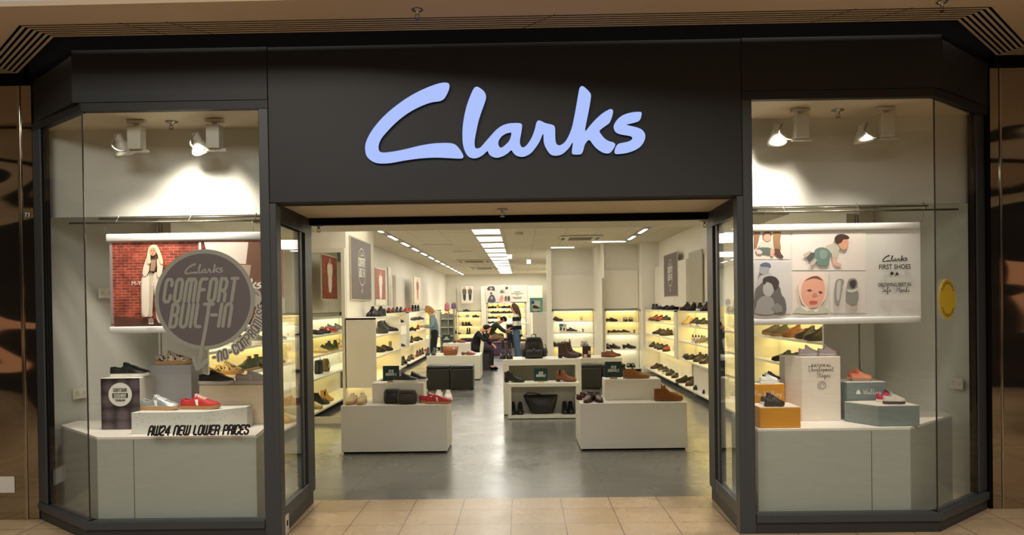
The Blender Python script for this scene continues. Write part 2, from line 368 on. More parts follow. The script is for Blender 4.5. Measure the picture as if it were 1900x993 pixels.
# posts and sills
mb = MB().box(-1.797, -1.7305, 5.2, 5.3, .0, 2.983).box(-1.7305, -1.684, 5.2, 5.3, 0, 2.328); struct('trim_2', mb, M_DARK, bevel=.004, seg=1)
mb = MB().box(1.5325, 1.598, 5.2, 5.3, .0, 2.984).box(1.489, 1.5325, 5.2, 5.3, 0, 2.328); struct('trim_3', mb, M_DARK, bevel=.004, seg=1)
def sill(name, a, b, t=.09, into=1):
    mb = MB(); L = math.hypot(b[0]-a[0], b[1]-a[1]); mb.wallseg(a, b, t, .075, .135); mb2 = MB()
    d = ((b[0]-a[0])/L, (b[1]-a[1])/L); n = (-d[1], d[0]); o = .018
    mb2.wallseg((a[0]+n[0]*o, a[1]+n[1]*o), (b[0]+n[0]*o, b[1]+n[1]*o), t-.03, 0, .075)
    struct(name, mb, M_DARK, bevel=.005, seg=1); struct(name, mb2, M_KICK)
sill('trim_4', (-3.048, 5.185), (-1.797, 5.185)); sill('trim_5', (-3.74, 5.745), (-3.048, 5.185))
sill('trim_6', (1.598, 5.185), (2.863, 5.185)); sill('trim_7', (2.863, 5.185), (3.53, 5.745))
# far posts of the chamfered ends
for nm, a, b in (('trim_8', (-3.735, 5.757), (-3.615, 5.66)), ('trim_9', (3.425, 5.70), (3.54, 5.79))):
    mb = MB(); mb.wallseg(a, b, .06, .135, 2.985); struct(nm, mb, M_DARK, bevel=.004, seg=1)
for nm, a, b in (('trim_8', (-3.612, 5.672), (-3.600, 5.662)), ('trim_9', (3.410, 5.70), (3.424, 5.712))):
    mb = MB(); mb.wallseg(a, b, .05, .135, 2.985); struct(nm, mb, M_BLACK)
struct('trim_10', MB().box(-3.79, -3.725, 5.76, 5.82, 0, 3.5).box(3.535, 3.60, 5.76, 5.82, 0, 3.5), M_BLACK)
# glass panes
struct('window_1', MB().box(-3.026, -1.797, 5.215, 5.225, .135, 2.985), M_GLASS)
mb = MB(); mb.wallseg((-3.615, 5.68), (-3.032, 5.215), .01, .135, 2.985); struct('window_2', mb, M_GLASS)
struct('window_3', MB().box(1.598, 2.843, 5.215, 5.225, .135, 2.985), M_GLASS)
mb = MB(); mb.wallseg((2.849, 5.215), (3.42, 5.70), .01, .135, 2.985); struct('window_4', mb, M_GLASS)
struct('trim_11', MB().box(-3.033, -3.027, 5.212, 5.222, .135, 2.985).box(2.843, 2.849, 5.212, 5.222, .135, 2.985), mat('glass joint silicone', (40, 42, 40), .4))
# entrance reveals: side glass in dark frames
def reveal(sx, x, xe, nm, w):
    q = lambda a, b: (min(a, b), max(a, b))
    m = MB()
    def seg(y0, y1, z0, z1, t=.05, dx=0):
        k0 = x+(xe-x)*(y0-5.2)/.99; k1 = x+(xe-x)*(y1-5.2)/.99
        m.prism([(k0+dx*sx, y0), (k1+dx*sx, y1), (k1+(t+dx)*sx, y1), (k0+(t+dx)*sx, y0)], z0, z1)
    seg(5.3, 5.95, 2.20, 2.33); seg(5.3, 5.97, .10, .20); seg(5.3, 6.19, 2.20, 2.33); seg(5.86, 5.93, .2, 2.2, .05, .012); seg(5.975, 6.19, .1, 2.2)
    struct(nm, m, M_DARK, bevel=.004, seg=1)
    m = MB(); seg(5.3, 6.16, 0, .10, .035, .012); struct(nm, m, M_KICK)
    m = MB(); seg(5.935, 5.97, .2, 2.2, .03, .02); struct(nm, m, M_BLACK)
    m = MB(); seg(5.3, 5.86, .2, 2.2, .01, .02); struct(w, m, M_GLASS)
reveal(-1, -1.684, -1.716, 'trim_12', 'window_5'); reveal(1, 1.489, 1.523, 'trim_13', 'window_6')
struct('trim_14', MB().box(-1.72, 1.53, 6.12, 6.2, 2.275, 2.33), M_BLACK)
struct('ceiling_entrance', MB().box(-1.728, 1.53, 5.262, 6.12, 2.33, 2.36), M_SOFFIT)
struct('trim_15', MB().box(-1.72, 1.52, 5.262, 5.285, 2.315, 2.33), M_DARK)
struct('trim_15', MB().box(-2.2, 2.2, 6.2, 7.05, 2.31, 2.335).box(-2.2, 2.2, 7.02, 7.05, 2.335, 3.0), M_WALL)
# mirror polished metal cladding either side
def wavy(name, col):
    m = bpy.data.materials.new(name); m.use_nodes = True; nt = m.node_tree; b = nt.nodes['Principled BSDF']
    b.inputs['Base Color'].default_value = sc(col); b.inputs['Metallic'].default_value = 1; b.inputs['Roughness'].default_value = .05
    g = nt.nodes.new('ShaderNodeNewGeometry'); mp = nt.nodes.new('ShaderNodeMapping'); mp.inputs['Scale'].default_value = (.7, 1, 1.5)
    n = nt.nodes.new('ShaderNodeTexNoise'); n.inputs['Scale'].default_value = 1.9; n.inputs['Detail'].default_value = 0
    bp = nt.nodes.new('ShaderNodeBump'); bp.inputs['Strength'].default_value = .5; bp.inputs['Distance'].default_value = .05
    nt.links.new(g.outputs['Position'], mp.inputs[0]); nt.links.new(mp.outputs[0], n.inputs['Vector'])
    nt.links.new(n.outputs['Fac'], bp.inputs['Height']); nt.links.new(bp.outputs[0], b.inputs['Normal']); return m
M_MIR = wavy('mirror polished bronze metal', (176, 168, 156))
for x0, x1, lab in ((-5.6, -3.845, 'wide mirror polished metal cladding panel at the outer left edge'), (-3.815, -3.735, 'narrow mirror polished metal cladding strip carrying the number 73')):
    tag(MB().box(x0, x1, 5.755, 5.79, .0, 3.335).build('metal_cladding_panel', M_MIR), lab, 'cladding panel', 'mirror metal cladding panels')
for x0, x1, lab in ((3.645, 5.6, 'wide mirror polished metal cladding panel at the outer right edge'), (3.56, 3.625, 'narrow mirror polished metal cladding strip beside the right window')):
    tag(MB().box(x0, x1, 5.755, 5.79, .0, 3.335).build('metal_cladding_panel', M_MIR), lab, 'cladding panel', 'mirror metal cladding panels')
M_CHR = mat('polished steel strip', (190, 184, 172), .15, 1)
tag(MB().box(-3.843, -3.817, 5.745, 5.78, 0, 3.335).build('metal_trim_strip', M_CHR, bevel=.003), 'slim vertical steel strip between the left cladding panels', 'trim strip', 'steel strips in the cladding')
tag(MB().box(3.627, 3.643, 5.745, 5.78, 0, 3.335).build('metal_trim_strip', M_CHR, bevel=.003), 'slim vertical steel strip between the right cladding panels', 'trim strip', 'steel strips in the cladding')
p = onY(51, 402, 5.75)
tag(text_mb('73', .03, at(p.x, 5.748, p.z)).build('unit_number', mat('white vinyl', (220, 220, 215), .5)), 'white number 73 on the narrow left metal panel', 'number')
p = onY(14, 900, 5.75)
tag(MB().box(p.x-.14, p.x+.055, 5.748, 5.752, p.z-.06, p.z+.065).build('blank_notice', mat('white card', (200, 198, 190), .6)), 'blank white notice stuck low on the left metal cladding', 'notice')
# mall hall behind the camera (seen in reflections; dark bands added to shape them)
mb = MB().box(-9, 9, -8.2, -8, 4.1, 4.95).box(-9, 9, -8.2, -8, 5.3, 5.7); struct('wall_opposite', mb, mat('opposite wall paint', (190, 172, 146), .8))
mb = MB().box(-9, 9, -8.3, -8.1, 0, 4.1).box(-9, 9, -8.3, -8.1, 4.95, 5.3); struct('wall_opposite', mb, mat('dark shop fronts and reflection bands', (28, 30, 32), .5))
for x0 in (-7.5, -3.5, 1.0, 4.8):
    w_ = tag(MB().box(x0, x0+2.6, -8.09, -8.05, .5, 2.3).build('lit_shop_window', emat('far window glow', (210, 160, 120), .55)), 'warm glowing window of a shop opposite, seen only in reflections', 'shop window', 'shop windows across the mall')
M_OPP = mat('opposite wall paint', (190, 172, 146), .8); M_ODK = mat('dark shop fronts and reflection bands', (28, 30, 32), .5)
for sx in (-1, 1):
    x0, x1 = sorted((sx*9, sx*9.2)); struct('wall_side', MB().box(x0, x1, -8.2, 5.75, 3.25, 3.9).box(x0, x1, -8.2, 5.75, 4.2, 5.0).box(x0, x1, -8.2, 5.75, 5.2, 5.6), M_OPP)
    struct('wall_side', MB().box(x0, x1, -8.2, 5.75, 0, 3.25).box(x0, x1, -8.2, 5.75, 3.9, 4.2).box(x0, x1, -8.2, 5.75, 5.0, 5.2), M_ODK)  # upper dark bands added where the cladding mirrors them
    tag(MB().box(*sorted((sx*8.99, sx*8.96)), -2.6, -.4, 1.1 if sx > 0 else .9, 2.2 if sx > 0 else 1.3).build('lit_shop_window', emat('far window glow', (200, 140, 100), .5)), f'glowing side shop window reflected in the {"right" if sx > 0 else "left"} metal cladding', 'shop window', 'shop windows across the mall')
# ------------------------------------------------------------------ the setting: shop interior
H = 3.0
M_CEIL = tile_mat('ceiling tile', (226, 218, 196), (222, 214, 192), (186, 178, 158), .6, .6, .8, .1, .0, 0, (.31, 0), .006)
struct('ceiling', MB().box(-3.8, 3.6, 7.05, 35, H, H+.1), M_CEIL)
struct('ceiling', MB().box(-3.8, -2.2, 5.82, 7.05, H, H+.1).box(2.2, 3.6, 5.82, 7.05, H, H+.1), M_CEIL)
struct('ceiling_window', MB().prism([(-1.74,5.26),(-3.02,5.26),(-3.66,5.78),(-1.74,5.78)], 2.99, 3.04), M_SOFFIT)
struct('ceiling_window', MB().prism([(1.54,5.26),(2.84,5.26),(3.44,5.78),(1.54,5.78)], 2.99, 3.04), M_SOFFIT)
# hanging light coloured panels over the window backs
struct('wall_window', MB().box(-3.72, -1.70, 5.78, 5.82, 2.325, 3.0), M_WALLG)
struct('wall_window', MB().box(1.53, 3.50, 5.78, 5.82, 2.325, 3.0), M_WALLG)
mb = MB(); mb.wallseg((-3.72, 5.78), (-3.38, 6.98), .05, 0, 3.0); struct('wall_window', mb, M_WALLG)
mb = MB(); mb.wallseg((3.33, 7.15), (3.47, 5.78), .05, 0, 3.0); struct('wall_window', mb, M_WALLG)
struct('wall_left', MB().box(-3.5, -3.36, 6.98, 34, 0, H), M_WALL)
struct('wall_right', MB().box(3.2, 3.35, 7.16, 17.6, 0, H), M_WALL)
struct('wall_back', MB().box(-3.5, 1.4, 34.0, 34.2, 0, H), M_WALL)
struct('wall_pier', MB().box(-3.36, -2.42, 10.45, 12.45, 0, H), M_WALL, bevel=.006)
struct('wall_right_bay', MB().box(2.80, 3.2, 17.5, 18.2, 0, H), M_WALL)
struct('wall_right_bay', MB().box(1.86, 2.8, 18.08, 18.2, 0, H).box(1.90, 1.955, 17.7, 18.08, 0, H), M_WALL)
struct('wall_right_bay', MB().box(.68, 1.9, 19.38, 19.5, 0, H).box(1.84, 1.90, 18.2, 19.38, 0, H).box(.66, .77, 19.0, 19.38, 0, H), M_WALL)
struct('wall_right_back', MB().box(1.25, 1.4, 19.5, 34, 0, H), M_WALL)
# ------------------------------------------------------------------ lights of the shop ceiling
for i in range(12):
    y0 = 13.55+i*1.667
    t = thing('ceiling_light_panel', f'bright rectangular ceiling light panel, {["nearest","second","third","fourth","fifth","sixth","seventh","eighth","ninth","tenth","eleventh","farthest"][i]}{"" if i in (0, 11) else " from the entrance"} in the central row', 'ceiling light', (-.63, y0, 2.99), 0, 'central row of ceiling light panels')
    MB().box(-.27, .27, -.03, 1.11, -.006, .008).build('frame', M_SHELF, t)
    MB().box(-.25, .25, 0, 1.08, -.010, -.0065).build('diffuser', M_PANEL, t)
LAMPHEAD = emat('spot diode', (255, 250, 240), 9)
for nm, X, y0, n, dy in (('left', -2.56, 13.0, 13, 1.62), ('right', 2.36, 12.6, 3, 1.45)):
    for i in range(n):
        t = thing('recessed_track_light', f'recessed track light segment number {i+1} from the entrance in the {nm} ceiling slot', 'track light', (X, y0+i*dy, 2.99), 0, f'{nm} ceiling slot lights')
        t['label'] = f'recessed ceiling slot light over the {nm} wall, {["nearest the entrance","second from the entrance","third from the entrance","fourth from the entrance","fifth from the entrance","sixth from the entrance","seventh from the entrance","eighth from the entrance","ninth from the entrance","tenth from the entrance","eleventh from the entrance","twelfth from the entrance","farthest back"][i]}'
        MB().box(-.07, .07, 0, dy-.12, -.004, .004).build('housing', mat('grey track housing', (176, 174, 172), .5), t)
        MB().box(-.03, .03, .12, dy*.62, -.009, -.0045).build('lamp', LAMPHEAD, t)
for x0, y0, w_ in ((1.62, 16.95, .74), (.76, 18.5, .55)):
    tag(MB().box(x0, x0+w_, y0, y0+.08, 2.984, 2.995).build('slot_light', LAMPHEAD), 'short crosswise ceiling slot light, '+('outer' if x0 > 1 else 'inner')+' of two by the right wall bays', 'ceiling light')
def cassette(x, y, w, d, lab):
    t = thing('air_conditioning_cassette', lab, 'air conditioner', (x, y, 2.985))
    MB().box(-w/2, w/2, -d/2, d/2, -.012, .008).build('cover', mat('cream cassette cover', (214, 206, 184), .5), t, bevel=.003, seg=1)
    MB().box(-w*.28, w*.28, -d*.3, d*.3, -.016, -.0125).build('grille', mat('dark intake grille', (96, 90, 76), .6), t)
    for s_ in (-1, 1): MB().box(s_*w*.42-.035, s_*w*.42+.035, -d*.22, d*.22, -.016, -.0125).build('vent', mat('dark intake grille', (96, 90, 76), .6), t)
cassette(1.26, 15.9, .86, 1.1, 'cream air conditioning cassette in the ceiling over the right side')
cassette(-1.45, 23.6, 1.0, 1.3, 'cream air conditioning cassette nearest on the left of the light panels')
cassette(-1.35, 28.2, 1.0, 1.3, 'cream air conditioning cassette farther back left of the light panels')
for x, y, r_, lab in ((-1.9, 17.2, .17, 'flat square diffuser in the ceiling near the left slot lights'), (-.02, 14.6, .09, 'round white smoke detector just right of the light panels'), (-1.5, 19.5, .12, 'small square diffuser in the ceiling left of the light panels')):
    if r_ < .1: MB()
    o = (MB().cyl((x, y, 2.955), r_, .04, 20, r_*.8) if r_ < .1 else MB().box(x-r_*2, x+r_*2, y-r_, y+r_, 2.985, 2.998)).build('smoke_detector' if r_ < .1 else 'ceiling_diffuser', mat('cream cassette cover', (214, 206, 184), .5), smooth=False)
    tag(o, lab, 'smoke detector' if r_ < .1 else 'air vent')
for px, py, Y, lb in ((945.5, 474, 21.0, 'left'), (981, 484, 23.5, 'right')):
    q = onY(px, py, Y); t = thing('hanging_light_box', f'small white hanging light box right of the panels, {lb} of two', 'ceiling light', (q.x, Y, q.z), 0, 'small hanging light boxes')
    MB().box(-.065, .065, -.05, .05, -.09, .09).build('shade', emat('lamp glow', (255, 252, 240), 1.6), t, bevel=.01); MB().cyl((0, 0, .09), .008, 2.995-.09-q.z, 8).build('hanger', M_STEEL, t)
def sprinkler(x, y, z, lab, s_=1.0):
    t = thing('sprinkler_head', lab, 'sprinkler', (x, y, z))
    MB().lathe([(.001,0),(.045*s_,-.003),(.03*s_,-.010),(.012*s_,-.014),(.010*s_,-.03),(.001,-.03)], n=16).build('rose', M_STEEL, t, smooth=True)
    MB().tube([(-.012*s_,0,-.028),(-.014*s_,0,-.045),(0,0,-.055),(.014*s_,0,-.045),(.012*s_,0,-.028)], .003, 6).build('yoke', M_STEEL, t)
    MB().cyl((0,0,-.059), .018*s_, .003, 12).build('deflector', M_STEEL, t)
p = onZ(305, 219, 2.99); sprinkler(p.x, 5.55, 2.99, 'sprinkler head in the ceiling of the left display window')
p = onZ(1578, 190, 2.99); sprinkler(p.x, 5.55, 2.99, 'sprinkler head in the ceiling of the right display window')
p = onZ(932, 388, 2.33); sprinkler(p.x, p.y, 2.33, 'sprinkler head in the beige soffit over the entrance')
p = onZ(587, 423, 2.31); sprinkler(-1.74, 6.5, 2.31, 'sprinkler head by the left end of the inner entrance soffit')
p = onZ(1304, 410, 2.31); sprinkler(1.61, 6.6, 2.31, 'sprinkler head by the right end of the inner entrance soffit')
p = onZ(1748, 3, 3.42); sprinkler(p.x, p.y, 3.42, 'sprinkler head in the mall ceiling above the right window', .8)
p = onZ(775, 20, 3.42); sprinkler(p.x, p.y-.02, 3.42, 'sprinkler head in the mall ceiling above the shop sign', .8)
# ------------------------------------------------------------------ shelving
LV = [1.455, 1.20, .915, .59, .12]
def bay(lab, ox, oy, rz, L, dp, levels=LV, head=(1.50, 2.42), cool=(), sides=(1, 1), div=(), name='shelving_bay', ledint=1, bottomopen=True):
    t = thing(name, lab, 'shelving', (ox, oy, 0), rz, 'lit wall shelving')
    MB().box(0, L, dp-.012, dp, .0, max(levels[0], head[1] if head else 0)).build('back_panel', M_WALL, t)
    for i, x in enumerate((0, L-.03)):
        if sides[i]: MB().box(x, x+.03, .0, dp-.013, levels[-2]-.03, levels[0]).build('side_panel', M_SHELF, t)
    for x in div: MB().box(x-.09, x+.09, -.006, .06, levels[-2]-.03, levels[0]-.03).build('pilaster', M_SHELF, t)
    for k, z in enumerate(levels):
        s_ = MB().box(.03 if 0 < k < len(levels)-1 else 0, L-.03 if 0 < k < len(levels)-1 else L, 0, dp-.014, z-.026, z).build('shelf', M_SHELF, t)
        if k < len(levels)-1:
            MB().box(.08, L-.08, dp-.11, dp-.08, z-.034, z-.0265).build('light_strip', M_LEDW if k in cool else M_LEDY, s_)
    if head:
        n = max(1, round(L/1.15)); w_ = L/n
        for i in range(n): MB().box(i*w_+.01, (i+1)*w_-.01, dp-.10, dp-.02, head[0]+.02, head[1]).build('header_panel', M_WHITE, t)
    return t
XL, XR = -2.92, 2.86
bays = {}
bays['LA'] = bay('lit white shelf bay on the left wall behind the left display window', XL, 6.98, PI/2, 3.38, .43, cool=(0, 2))
bays['LB'] = bay('white shelving unit with solid end panel projecting beside the framed mirror', -1.99, 10.27, PI/2, 2.15, .42, head=None, cool=(0,), sides=(0, 1))
MB().box(0, .03, -.0, .42, .50, 1.45).build('end_panel', M_WHITE, bays['LB'])
bays['LC'] = bay('short lit left wall shelf bay just behind the projecting unit', XL, 12.5, PI/2, 6.6, .43, cool=(1, 2), sides=(1, 1))
bays['LD'] = bay('lit left wall shelf bay beside the woman in the denim jacket', XL, 19.6, PI/2, 3.3, .43, cool=(0,))
bays['LE'] = bay('lit left wall shelf bay behind the woman in the denim jacket', XL, 22.95, PI/2, 3.3, .43)
bays['LF'] = bay('farthest lit shelf bay on the left wall near the back corner', XL, 27.5, PI/2, 6.3, .43, head=None)
bays['RA'] = bay('lit right wall shelf bay between the corner column and the pilaster', XR, 17.45, -PI/2, 3.3, .33, cool=())
bays['RB'] = bay('long lit right wall shelf bay running from the pilaster to the entrance', XR, 13.85, -PI/2, 4.45, .33)
bays['RC'] = bay('lit right wall shelf bay seen through the right display window', XR, 9.38, -PI/2, 2.2, .33)
tag(MB().box(XR-.012, 3.19, 13.86, 14.14, .56, 1.43).build('shelf_pilaster', M_WHITE, bevel=.003, seg=1), 'flat white pilaster dividing the shelf bays on the right wall', 'pilaster')
tag(MB().box(XL-.43, XL, 19.12, 19.58, .56, 1.43).build('shelf_pilaster', M_WHITE, bevel=.003, seg=1), 'flat white pilaster dividing the shelf bays on the left wall', 'pilaster')
FL = [1.44, 1.175, .89, .53, .09]
bays['FR'] = bay('camera-facing lit shelf bay on the right, nearer of the two', 1.95, 17.70, 0, .85, .37, FL, head=(1.46, 2.4), cool=(2, 3), sides=(1, 1))
bays['FL'] = bay('camera-facing lit shelf bay by the backpack, farther of the two', .77, 19.0, 0, 1.09, .37, FL, head=(1.46, 2.35), cool=(1, 2), sides=(1, 1))
bays['FR']['label'] = 'front-facing lit shelf bay right of centre, nearer of the two'
bays['FL']['label'] = 'front-facing lit shelf bay above the backpack, farther of the two'
for k in ('FR', 'FL'):
    L_ = .85 if k == 'FR' else 1.09
    MB().box(L_-.06, L_-.045, -.004, .006, .09, 1.44).build('upright_post', M_STEEL, bays[k])
# back wall: left bay, alcove, panels
BK = [1.38, 1.0, .66, .3, .08]
bays['BL'] = bay('cream lit shelf bay on the back wall at the left', -2.87, 33.5, 0, 1.1, .45, [1.33, 1.07, .70, .33, .08], head=(1.36, 2.45))
AL = [1.70, 1.46, 1.23, 1.0, .78, .56, .33, .1]
bays['BA'] = bay('bright yellow lit wall of small shoes on the back wall', -1.52, 33.52, 0, 1.72, .42, AL, head=None, cool=(3, 4))
def panel(x0, x1, y, z0, z1, lab, nm='wall_panel', d=.05):
    return tag(MB().box(x0, x1, y, y+d, z0, z1).build(nm, M_WHITE, bevel=.003, seg=1), lab, 'panel')
panel(-1.77, -1.54, 33.45, 0, 2.45, 'tall cream pillar panel left of the bright yellow shoe wall')
panel(.22, .95, 33.45, 0, 2.45, 'tall cream panel right of the bright yellow shoe wall')
panel(-1.53, .21, 33.45, 1.73, 2.45, 'wide cream header panel above the bright yellow shoe wall')
# framed standing mirror on the pier end
M_MIRROR = mat('mirror', (232, 238, 230), .01, 1)
t = thing('framed_mirror', 'tall white framed mirror just inside the entrance on the left', 'mirror', (-2.64, 10.40, 0))
MB().box(-.45, .165, -.005, .0, .09, 2.36).build('mirror_glass', M_MIRROR, t)
MB().box(.165, .215, -.03, .03, 0, 2.42).box(-.50, -.45, -.03, .03, 0, 2.42).box(-.45, .165, -.03, .03, 0, .09).box(-.45, .165, -.03, .03, 2.36, 2.42).build('frame', M_WHITE, t)
# narrow wall mirrors, the pale reflection painted in as one flat colour
for X, y0, y1, z0, z1, lab in ((XL+.335-.43+.02, 17.05, 17.4, 1.62, 2.5, 'narrow dark mirror strip on the left wall between panels'),):
    tag(MB().box(X-.03, X, y0, y1, z0, z1).build('mirror_strip', mat('painted mirror reflection', (168, 164, 142), .3)), lab, 'mirror')
tag(MB().box(3.05, 3.075, 12.75, 13.75, 1.6, 2.50).build('mirror_strip', mat('painted mirror reflection', (168, 164, 142), .3)), 'narrow mirror strip between header panels on the right wall', 'mirror')
tag(MB().box(1.845, 1.862, 18.4, 18.9, .1, 2.2).box(1.9, 1.95, 17.69, 17.7, .1, 2.2).build('mirror_strip', mat('painted mirror reflection', (168, 164, 142), .3)), 'tall mirror strip between the two front-facing shelf bays', 'mirror')
# ------------------------------------------------------------------ tables, display blocks, ottomans
M_TBL = mat('satin white table', (222, 220, 210), .38)
def block(name, lab, x0, x1, y0, y1, z0, z1, m=None, rz=0, group=None, kick=.018, cat='display table'):
    t = thing(name, lab, cat, ((x0+x1)/2, (y0+y1)/2, z0), rz, group); a, b, h = (x1-x0)/2, (y1-y0)/2, z1-z0
    MB().box(-a, a, -b, b, kick, h).build('body', m or M_TBL, t, bevel=.004, seg=2)
    if kick: MB().box(-a+.02, a-.02, -b+.02, b-.02, 0, kick).build('plinth_base', M_BLACK, t)
    return t
TA = block('display_table', 'low white display table left of the entrance aisle, nearest', -1.985, -.828, 8.2, 8.77, 0, .525)
TB = block('display_table', 'low white display table right of the entrance aisle, nearest', .628, 1.79, 8.22, 8.95, 0, .515)
block('display_block', 'small white box riser on the left front table', -1.69, -1.11, 8.46, 8.70, .525, .742, kick=0, cat='riser')
block('display_block', 'small white box riser on the right front table', .93, 1.56, 8.50, 8.80, .515, .745, kick=0, cat='riser')
block('display_table', 'low white display table behind the left ottomans', -2.05, -.9, 16.2, 17.2, 0, .53)
block('display_block', 'small white riser behind the tan basket bag', -1.72, -1.14, 16.5, 16.9, .53, .78, kick=0, cat='riser')
block('display_table', 'low white display table behind the right ottomans', .80, 2.03, 15.3, 16.2, 0, .50)
def opencase(name, lab, x0, x1, y0, y1, z0, z1, t_=.06):
    t = thing(name, lab, 'display table', ((x0+x1)/2, (y0+y1)/2, z0)); a, b, h = (x1-x0)/2, (y1-y0)/2, z1-z0
    MB().box(-a, a, -b, b, h-t_, h).build('top', M_TBL, t, bevel=.003)
    for s_ in (-1, 1): MB().box(s_*a-(t_ if s_ > 0 else 0), s_*a+(t_ if s_ < 0 else 0), -b, b, .01, h-t_).build('side', M_TBL, t)
    MB().box(-a+t_, a-t_, -b, b, .01, .05).build('bottom', M_TBL, t)
    MB().box(-a+t_, a-t_, b-.03, b, .05, h-t_).build('back', M_TBL, t)
    return t
opencase('open_display_table', 'large open-fronted white display table carrying the backpack', -.275, .86, 10.95, 11.6, 0, .805, .085)
opencase('open_display_box', 'lower open-fronted white box nested in the centre table', -.205, .80, 10.55, 10.94, 0, .50, .05)
M_LEA = mat('black ottoman leatherette', (42, 43, 42), .38, spec=.5)
M_PUR = mat('purple ottoman fabric', (78, 52, 80), .7)
def ottoman(x, y, m, lab, s_=.438, h=.46, group='black cube ottomans'):
    t = thing('ottoman', lab, 'ottoman', (x, y, 0), 0, group)
    MB().box(-s_/2, s_/2, -s_/2, s_/2, .02, h-.06).build('base', m, t, bevel=.012)
    MB().box(-s_/2, s_/2, -s_/2, s_/2, h-.058, h).build('seat_cushion', m, t, bevel=.022, seg=3, smooth=True)
    for i, (a, b) in enumerate(((-1,-1),(1,-1),(-1,1),(1,1))): MB().cyl((a*s_*.42, b*s_*.42, 0), .015, .022, 10).build('leg', M_BLACK, t)
ottoman(-1.605, 14.55, M_LEA, 'left black cube ottoman of the pair behind the left front table')
ottoman(-1.15, 14.55, M_LEA, 'right black cube ottoman of the pair behind the left front table')
ottoman(1.27, 14.4, M_LEA, 'left black cube ottoman of the pair behind the NEW ARRIVALS riser'.replace('NEW ARRIVALS riser', 'right front table'))
ottoman(1.73, 14.4, M_LEA, 'right black cube ottoman of the pair behind the right front table')
ottoman(-.92, 18.75, M_LEA, 'black ottoman the woman in the black coat sits on', .42, .45, 'seat ottomans')
for i, (x, y, s_) in enumerate(((-1.72, 24.2, .52), (-1.2, 24.2, .52), (-.98+.3, 24.25, .5), (-1.9, 27.2, .6), (-1.28, 27.2, .6), (-.72, 27.0, .5))):
    ottoman(x, y, M_PUR, ['purple ottoman at the left of the nearer row', 'purple ottoman in the middle of the nearer row', 'purple ottoman at the right of the nearer row', 'purple ottoman at the left of the farther row', 'purple ottoman in the middle of the farther row', 'purple ottoman at the right of the farther row'][i], s_, .43, 'purple ottomans')
struct('floor', MB().box(-2.2, 1.1, 22.8, 31.5, .0, .006), mat('dark carpet zone', (74, 66, 72), .95))
# counter and mid-height unit at the back
t = thing('open_counter', 'white counter with open cubes beside the crouching man', 'counter', (-.28, 27.9, 0))
MB().box(-.32, .55, 0, .6, .88, .93).box(-.32, -.27, 0, .6, 0, .88).box(.02, .07, 0, .6, 0, .88).box(.50, .55, 0, .6, 0, .88).box(.07, .5, 0, .6, .43, .46).build('frame', M_WHITE, t)
MB().box(-.27, .02, .3, .6, 0, .88).build('back_panel', mat('dark grey board', (70, 72, 70), .6), t)
t = thing('half_height_unit', 'plain white half-height unit under the teal poster', 'cabinet', (.52, 26.0, 0))
MB().box(-.14, .42, 0, .5, 0, 1.34).build('body', M_WHITE, t, bevel=.004); MB().box(-.16, -.145, -.02, .5, 0, 1.3).build('edge_light', emat('edge glow', (255, 236, 170), 1.2), t)
# security / spinner stand at the left back
t = thing('accessory_stand', 'slim grey accessory stand topped with pink and purple bags', 'display stand', (-2.35, 23.6, 0))
MB().box(-.20, -.17, 0, .3, 0, 1.42).box(.05, .08, 0, .3, 0, 1.42).box(.22, .25, 0, .3, 0, 1.5).build('upright', mat('grey metal', (150, 150, 145), .4, .4), t)
MB().box(-.17, .22, .25, .29, .1, 1.35).build('back_board', mat('pale grey board', (190, 192, 180), .6), t)
for z in (.35, .65, .92, 1.18): MB().box(-.17, .22, .02, .24, z, z+.015).build('shelf', M_SHELF, t)
# white bin under the right shelves
tag(MB().box(2.95, 3.17, 11.95, 13.0, .121, .56).build('floor_bin', M_WHITE, bevel=.004), 'white box unit under the right wall shelves near the entrance', 'box')

# ------------------------------------------------------------------ window display plinths and blocks
def plinth(poly, lab, seam):
    a = thing('window_plinth', lab, 'plinth', (poly[0][0], poly[0][1], 0))
    P = [(x-poly[0][0], y-poly[0][1]) for x, y in poly]
    MB().prism(P, 0.01, .69).build('body', mat('plinth laminate', (166, 172, 166), .32), a, bevel=.003, seg=1)
    MB().prism(P, .6905, .71).build('top', mat('plinth top laminate', (230, 224, 216), .45), a, bevel=.002, seg=1)
    MB().box(seam-poly[0][0]-.0015, seam-poly[0][0]+.0015, -.0018, 0, .02, .685).build('panel_seam', M_BLACK, a)
plinth([(-3.01, 5.285), (-1.88, 5.285), (-2.0, 6.08), (-3.62, 6.08), (-3.62, 5.86)], 'large pale plinth filling the left display window', -2.75)
plinth([(2.70, 5.285), (1.64, 5.285), (1.66, 6.02), (3.32, 6.02), (3.30, 5.83)], 'large pale plinth filling the right display window', 2.43)
def hex_mat():
    m = bpy.data.materials.new('dark honeycomb print'); m.use_nodes = True; nt = m.node_tree; b = nt.nodes['Principled BSDF']
    tc = nt.nodes.new('ShaderNodeTexCoord'); v = nt.nodes.new('ShaderNodeTexVoronoi'); v.inputs['Scale'].default_value = 9.5; v.inputs['Randomness'].default_value = .25
    mp = nt.nodes.new('ShaderNodeMapping'); mp.inputs['Scale'].default_value = (1, .001, 1)
    r = nt.nodes.new('ShaderNodeValToRGB'); r.color_ramp.elements[0].color = sc((92, 80, 88)); r.color_ramp.elements[1].color = sc((34, 28, 34)); r.color_ramp.elements[0].position = .25; r.color_ramp.elements[1].position = .62
    nt.links.new(tc.outputs['Object'], mp.inputs[0]); nt.links.new(mp.outputs[0], v.inputs['Vector']); nt.links.new(v.outputs['Distance'], r.inputs[0]); nt.links.new(r.outputs[0], b.inputs['Base Color'])
    b.inputs['Roughness'].default_value = .45; return m
Z0 = .711
